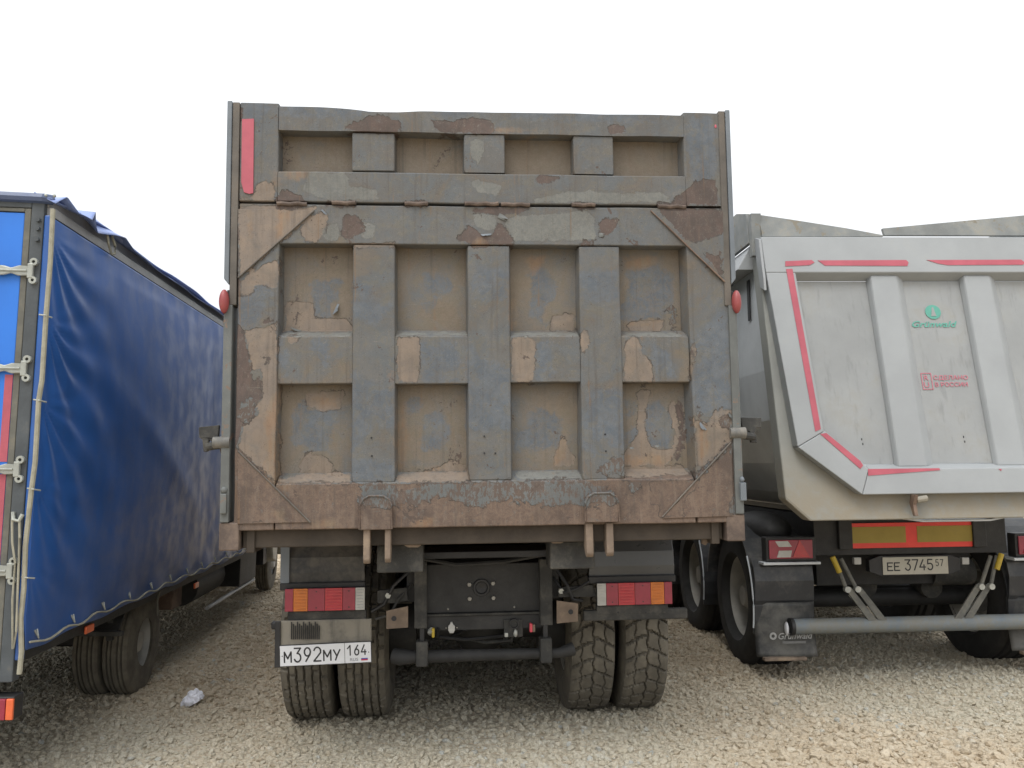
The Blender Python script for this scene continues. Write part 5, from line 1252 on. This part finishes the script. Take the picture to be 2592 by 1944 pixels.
# red tape
def tape(pts_px, off=-.1035): 
    sl = [tl_(a, b_, off) for a, b_ in pts_px]; return slab('red_tape', sl, M['red_tape'], tgt, off, off+.003, 0)
tape([(1988, 661), (2055, 658), (2062, 664), (2050, 671), (1988, 674)]); tape([(2070, 659), (2294, 658), (2300, 664), (2297, 673), (2088, 672)])
tape([(2346, 658), (2585, 657), (2594, 664), (2590, 670), (2400, 671), (2375, 667)])
tape([(1990, 681), (2006, 680), (2078, 1086), (2064, 1092)])
tape([(2076, 1098), (2092, 1096), (2178, 1167), (2185, 1178), (2178, 1187)], -.1055)
tape([(2197, 1187), (2378, 1185), (2380, 1190), (2300, 1196), (2198, 1204)])
tape([(2528, 1187), (2536, 1187), (2534, 1192)])
tp3 = [tl_(a, b_, -.1035) for a, b_ in [(1988, 661), (2055, 658), (2062, 664), (2050, 671), (1988, 674)]]
slab('red_tape', [(mir(a), b_) for a, b_ in tp3], M['red_tape'], tgt, -.1035, -.1005, 0)
tp2 = [tl_(a, b_, -.1035) for a, b_ in [(1990, 681), (2006, 680), (2078, 1086), (2064, 1092)]]
slab('red_tape', [(mir(a), b_) for a, b_ in tp2], M['red_tape'], tgt, -.1035, -.1005, 0)
# print on the gate
def gtext(nm, s, px, py, size, mat, sx=1, shear=0, bold=0):
    x, z = tl_(px, py, -.021); return text(nm, s, size, M[mat], tgt, x, LP(z, -.0245), z, sx, shear, KS, bold=bold)
gtext('maker_lettering', 'Grünwald', 2305, 828, .0615, 'print_green', 1.30, .35, .0009)
x, z = tl_(2361, 790, -.021)
def on(pts2, nm, mat): 
    n_ = len(pts2); mb = MB().prism([(x+a, b_) for a, b_ in pts2], 0, .0015)
    mb.v = [(a, LP(z, -.0250)+KS*c+b_, z+c) for a, b_, c in mb.v]; return obj(nm, mb, M[mat], tgt)
circ = lambda r, n_=28: [(r*1.08*math.cos(2*math.pi*i/n_), r*math.sin(2*math.pi*i/n_)) for i in range(n_)]
on(circ(.052), 'emblem_disc', 'print_green')
mb = MB().prism([(x+a, b_) for a, b_ in [(-.020, -.030), (.020, -.030), (.012, -.012), (.015, -.012), (.009, .008), (.011, .008), (.005, .034), (-.005, .034), (-.011, .008), (-.009, .008), (-.015, -.012), (-.012, -.012)]], 0, .0015)
mb.v = [(a, LP(z, -.0275)+KS*c+b_, z+c) for a, b_, c in mb.v]; obj('emblem_tree', mb, M['tr_panel'], tgt)
gtext('origin_lettering', 'СДЕЛАНО', 2362, 961, .040, 'print_red', 1.22, 0, .0004); gtext('origin_lettering', 'В РОССИИ', 2366, 978.5, .040, 'print_red', 1.12, 0, .0004)
x, z = tl_(2346, 965, -.021)
for (a0, a1, b0, b1) in ((-.037, .037, -.058, -.053), (-.037, .037, .053, .058), (-.037, -.032, -.053, .053), (.032, .037, -.053, .053)): on([(a0, b0), (a1, b0), (a1, b1), (a0, b1)], 'badge_line', 'print_red')
gtext('badge_lettering', 'R', 2337.5, 963, .052, 'print_red', 1.15, 0, .0); gtext('badge_lettering', 'U', 2338.5, 980, .052, 'print_red', 1.15, 0, .0)
for px, py in ((2182, 1124), (2440, 1118)):
    for k in range(2): 
        xx, zz = tl_(px+(2 if k == 1 else -1), py+(k-1)*12, -.02); obj('scratch_mark', MB().ell((xx, LP(zz, -.021), zz), (.004, .002, .009), 8, 5), M['ink'], tgt)
# latch below the gate
for px in (2305, 2760):
    xx, zz = FT.at(px, 1262, -.66)[0], 1.30
    obj('gate_latch', MB().prism([(-.74, 1.335), (-.68, 1.335), (-.66, 1.28), (-.70, 1.20), (-.725, 1.20), (-.71, 1.27)], xx-.012, xx+.012, 'x'), M['rust_dark'], tgt, bevel=.003)
    obj('latch_roller', MB().tube([(xx+.02, -.69, 1.30), (xx+.09, -.69, 1.31)], .022, 10), M['tr_cream'], tgt, smooth=True)
# chassis frame
for f in (lambda x: x, mir):
    a, b_ = sorted((f(-.62), f(-.52))); obj('chassis_rail', MB().box(a, b_, -.02, 8.2, .92, 1.14), M['chassis'], Q, bevel=.006)
obj('rear_crossmember', MB().box(CX-.72, CX+.72, .02, .12, .875, 1.145), M['chassis'], Q, bevel=.006)
obj('inner_crossmember', MB().box(CX-.60, CX+.60, .30, .38, .62, .90), M['chassis'], Q, bevel=.006)
c0_ = .01
bx0, bz1 = FT.at(2125, 1324, c0_); bx1, bz0 = FT.at(2484, 1381, c0_); zL0 = FT.at(2128, 1389, c0_)[1]; 
hb = obj('hazard_board', MB().box(bx0, bx1, 0, .018, .925, 1.105), M['haz_red'], Q, bevel=.002)
for a0, a1 in ((2138, 2292), (2321, 2470)):
    obj('yellow_field', MB().box(FT.at(a0, 1350, 0)[0], FT.at(a1, 1350, 0)[0], -.003, .002, .962, 1.078), M['haz_yel'], hb)
# licence plate on its holder
px0, px1 = FT.at(2231, 1430, .02)[0], FT.at(2396, 1430, .02)[0]; pc_ = (px0+px1)/2; pz = .795
hold = obj('plate_holder', MB().prism([(pc_-.34, .755), (pc_-.26, .725), (pc_+.26, .725), (pc_+.34, .755), (pc_+.34, .84), (pc_+.26, .868), (pc_-.26, .868), (pc_-.34, .84)], .006, .07), M['black'], Q, bevel=.004)
tpl = bpy.data.objects.new('licence_plate', None); S.collection.objects.link(tpl); tpl.parent = Q; tpl.location = (pc_, .0, pz)
hw = (px1-px0)/2; obj('plate_blank', MB().box(-hw, hw, -.0015, .004, -.062, .062), M['dirty_plate'], tpl, bevel=.002)
x_ = -hw+.035
for ch, w_, h in (('E', .038, .054), ('E', .038, .054), ('', .012, 0), ('3', .042, .074), ('7', .042, .074), ('4', .042, .074), ('5', .042, .074)):
    if ch: glyph(tpl, GL[ch], x_, -.032, w_, h, .0046, M['ink'])
    x_ += w_+.0135
for ch in '57': glyph(tpl, GL[ch], x_+.008, -.005, .022, .045, .0028, M['ink']); x_ += .034
for px in (2170, 2443):
    xx, zz = FT.at(px, 1419, .05); obj('plate_lamp', MB().box(xx-.027, xx+.027, .04, .08, zz-.028, zz+.024), M['clear_lens'], Q, bevel=.006)
# lamp clusters
for k in (0, 1):
    a0, a1 = FT.at(1945, 1388, .0)[0], FT.at(2055, 1388, .0)[0]; zt2, zb2 = .995, .862
    if k: a0, a1 = FT.at(2576, 1385, .0)[0], FT.at(2576, 1385, .0)[0]+(a1-a0)
    tl = obj('tail_light', MB().box(a0-.02, a1+.03, -.004, .09, zb2-.02, zt2+.02), M['black'], Q, bevel=.006)
    obj('lens_panel', MB().box(a0, a1, -.016, -.004, zb2, zt2), M['maroon_lens'], tl, bevel=.004)
    wd = a1-a0; U = lambda u: a0+wd*(u if not k else 1-u); zz = lambda t_: zb2+(zt2-zb2)*t_
    obj('arrow_lens', MB().prism([(U(.14), zz(.95)), (U(.43), zz(.95)), (U(.52), zz(.64)), (U(.22), zz(.64))], -.020, -.015), M['clear_lens'], tl)
    obj('arrow_lens', MB().prism([(U(.22), zz(.44)), (U(.52), zz(.44)), (U(.48), zz(.08)), (U(.17), zz(.08))], -.020, -.015), M['clear_lens'], tl)
    obj('triangle_reflector', MB().prism([(U(.70), zz(1.0)), (U(.92), zz(.07)), (U(.53), zz(.07))], -.022, -.015), M['red_lens'], tl)
    obj('lamp_shelf', MB().box(a0-.05, a1+.05, -.03, .08, zb2-.042, zb2-.024), M['tr_lit'], Q, bevel=.003)
# underrun bar and its links
obj('underrun_bar', MB().lathe([(CX-.92, .001), (CX-.92, .055), (CX+.92, .055), (CX+.92, .001)], (0, -.02, .385), 'x', 20), M['bar'], Q, smooth=True)
for f in (lambda x: x, mir):
    obj('bar_end_cap', MB().lathe([(-.012, .001), (-.012, .062), (.012, .062), (.012, .001)], (f(CX-.93), -.02, .385), 'x', 20), M['black'], Q, smooth=True)
    obj('end_marker', MB().ell((f(CX-.965), -.02, .372), (.014, .03, .048), 14, 8), M['white_plate'], Q, smooth='all')
    xt, xm, xb_ = -.66, -.60, -.42
    for dx in (0, .075):
        pl4 = [(f(xm+dx-.020), .66), (f(xm+dx+.030), .66), (f(xb_+dx+.03), .42), (f(xb_+dx-.03), .42)]
        obj('bar_link', MB().prism(pl4, -.06, -.045), M['link_dusty'], Q, bevel=.003)
        obj('upper_link', MB().tube([(f(xt+dx*.6-.01), -.04, .86), (f(xm+dx), -.055, .64)], .014, 8), M['link_dusty'], Q, smooth=True)
        obj('link_pin', MB().lathe([(-.03, .001), (-.03, .022), (.01, .022)], (f(xm+dx), -.05, .645), 'y', 10), M['zinc'], Q, smooth=True)
    obj('link_brace', MB().prism([(f(xm+.02), .60), (f(xm+.05), .60), (f(xb_+.05), .42), (f(xb_+.01), .42)], -.035, -.02), M['zinc'], Q, bevel=.003)
    obj('yellow_sleeve', MB().tube([(f(xt-.035), -.06, .875), (f(xt+.01), -.065, .765)], .019, 10), M['yellow'], Q, smooth=True)
# brake chambers, axles, wheels, fenders, flaps
for px in (2187, 2352):
    xx, zz = FT.at(px, 1484, .5)
    obj('brake_chamber', MB().lathe([(0, .001), (0, .05), (.012, .085), (.05, .09), (.07, .085), (.2, .08), (.2, .001)], (xx, .45, zz), 'y', 24), M['chassis_mud'], Q, smooth=True)
obj('torsion_tube', MB().tube([(CX-.7, .62, .48), (CX+.7, .62, .48)], .07, 14), M['chassis'], Q, smooth=True)
obj('air_tank', MB().tube([(CX+.30, .35, .70), (CX+.62, .35, .70)], .10, 16), M['chassis_mud'], Q, smooth=True)
RT = rim_mb(.53, .38, .20, .60, out=-1); RT.lathe([(-.19+.06, .001), (-.19+.06, .075), (-.19+.10, .10), (-.19+.2, .12)], n=20)
rt = None
for i, y in enumerate((.66, 1.97, 3.28)):
    for xw in (-1.00, mir(-1.00)):
        lw, data = wheel(Q, TY_TRL, RT if rt is None else rt, xw, y, .505, M['rim'])
        rt = data
        if xw > 0: lw.rotation_euler = (0, 0, math.pi)
    obj('axle', MB().tube([(-.9, y, .505), (mir(-.9), y, .505)], .065, 12), M['chassis'], Q, smooth=True)
    for f in (lambda x: x, mir):
        arcp = [(y+.60*math.cos(R(a)), .52+.60*math.sin(R(a))) for a in range(200, 9, -10)]
        arci = [(y+.585*math.cos(R(a)), .52+.585*math.sin(R(a))) for a in range(10, 201, 10)]
        a, b_ = sorted((f(-1.24), f(-.80)))
        obj('fender', MB().prism(arcp+arci, a, b_, 'x'), M['fend_t'], Q, bevel=.002)
        edge_pts = [(f(-1.243), y+.603*math.cos(R(a)), .52+.603*math.sin(R(a))) for a in range(195, 140, -5)]
        obj('fender_edge', MB().tube(edge_pts, .006, 6), M['tr_lit'], Q, smooth=True)
for f in (lambda x: x, mir):
    # rear splash guard: upper curved panel and hanging flap
    a, b_ = sorted((f(-1.235), f(-.80)))
    obj('splash_guard', MB().prism([(.06, .53), (.045, .56), (.03, .70), (.05, .80), (.12, .86), (.13, .85), (.065, .79), (.045, .70), (.06, .56), (.075, .53)], a, b_, 'x'), M['fend_t'], Q, bevel=.003)
    bm = bmesh.new(); gridface(bm, (a, .03, .165), (b_, .03, .165), (b_, .03, .545), (a, .03, .545), .03)
    for v_ in bm.verts: v_.co.y += -.03*max(0, (.40-v_.co.z)/.25)**2+.012*noise.noise(v_.co*5); v_.co.y += .05*(abs(v_.co.x-(a+b_)/2)/.22)**2*(1 if v_.co.x < (a+b_)/2 else .4)
    me = bpy.data.meshes.new('mud_flap'); bm.to_mesh(me); bm.free(); me.materials.append(M['flap_t']); me.shade_smooth()
    fl = obj('mud_flap', None, None, Q, data=me); fl.modifiers.new('thick', 'SOLIDIFY').thickness = .008
    obj('flap_lip', MB().box(a+.03, b_-.10, -.03, .02, .150, .172), M['rust_tan'], fl, bevel=.003)
    if f(1) == 1:
        text('flap_lettering', 'Grünwald', .062, M['ink_faded'], fl, -1.105, -.022, .300, 1.0, .25, bold=.0008)
        obj('flap_emblem', MB().lathe([(-.001, .012), (-.001, .026), (.001, .026)], (-1.135, -.02, .322), 'y', 20), M['ink_faded'], fl)
        obj('flap_scuff', MB().box(-1.07, -.90, -.0235, -.0215, .268, .284), M['ink_faint'], fl)
obj('dome_cover', MB().ell((-.98, .62, 1.03), (.20, .42, .14), 24, 12), M['chassis'], Q, smooth='all')

# ================================================================== 4. plastic bag on the gravel
gx = Frame(0, 0, 0); d = gx.ray(492, 1790); t_ = -CAM_H/d.z; P = Vector((0, 0, CAM_H))+d*t_
m, t, b = new_mat('thin_white_plastic'); q = NB(t); v = q.coord()
q.l(q.mix(q.ramp(q.noise(v, 18, 5), .3, .7), (.70, .70, .76), (.84, .84, .90)), b.inputs['Base Color']); b.inputs['Roughness'].default_value = .3
q.bump(q.noise(v, 35, 5, .6, 1), b, .6, .01)
bm = bmesh.new(); bmesh.ops.create_icosphere(bm, subdivisions=5, radius=1)
for v_ in bm.verts:
    p = v_.co.normalized(); r = 1+.28*noise.noise(p*1.8)+.22*abs(noise.noise(p*4+Vector((3, 0, 0))))+.12*abs(noise.noise(p*9))-.08*abs(noise.noise(p*16))
    tail = max(0, -p.x*.8-p.z*.4)**3
    v_.co = Vector((p.x*r*.058-tail*.07, p.y*r*.055, max(-.018, p.z*r*.056)))
me = bpy.data.meshes.new('plastic_bag'); bm.to_mesh(me); bm.free(); me.materials.append(m); me.shade_smooth()
bag = bpy.data.objects.new('plastic_bag', me); S.collection.objects.link(bag); bag.location = (P.x, P.y, .05)
bag['label'] = 'crumpled white plastic bag lying on the gravel beside the blue truck'; bag['category'] = 'bag'
bag.rotation_euler = (0, R(-25), R(10))
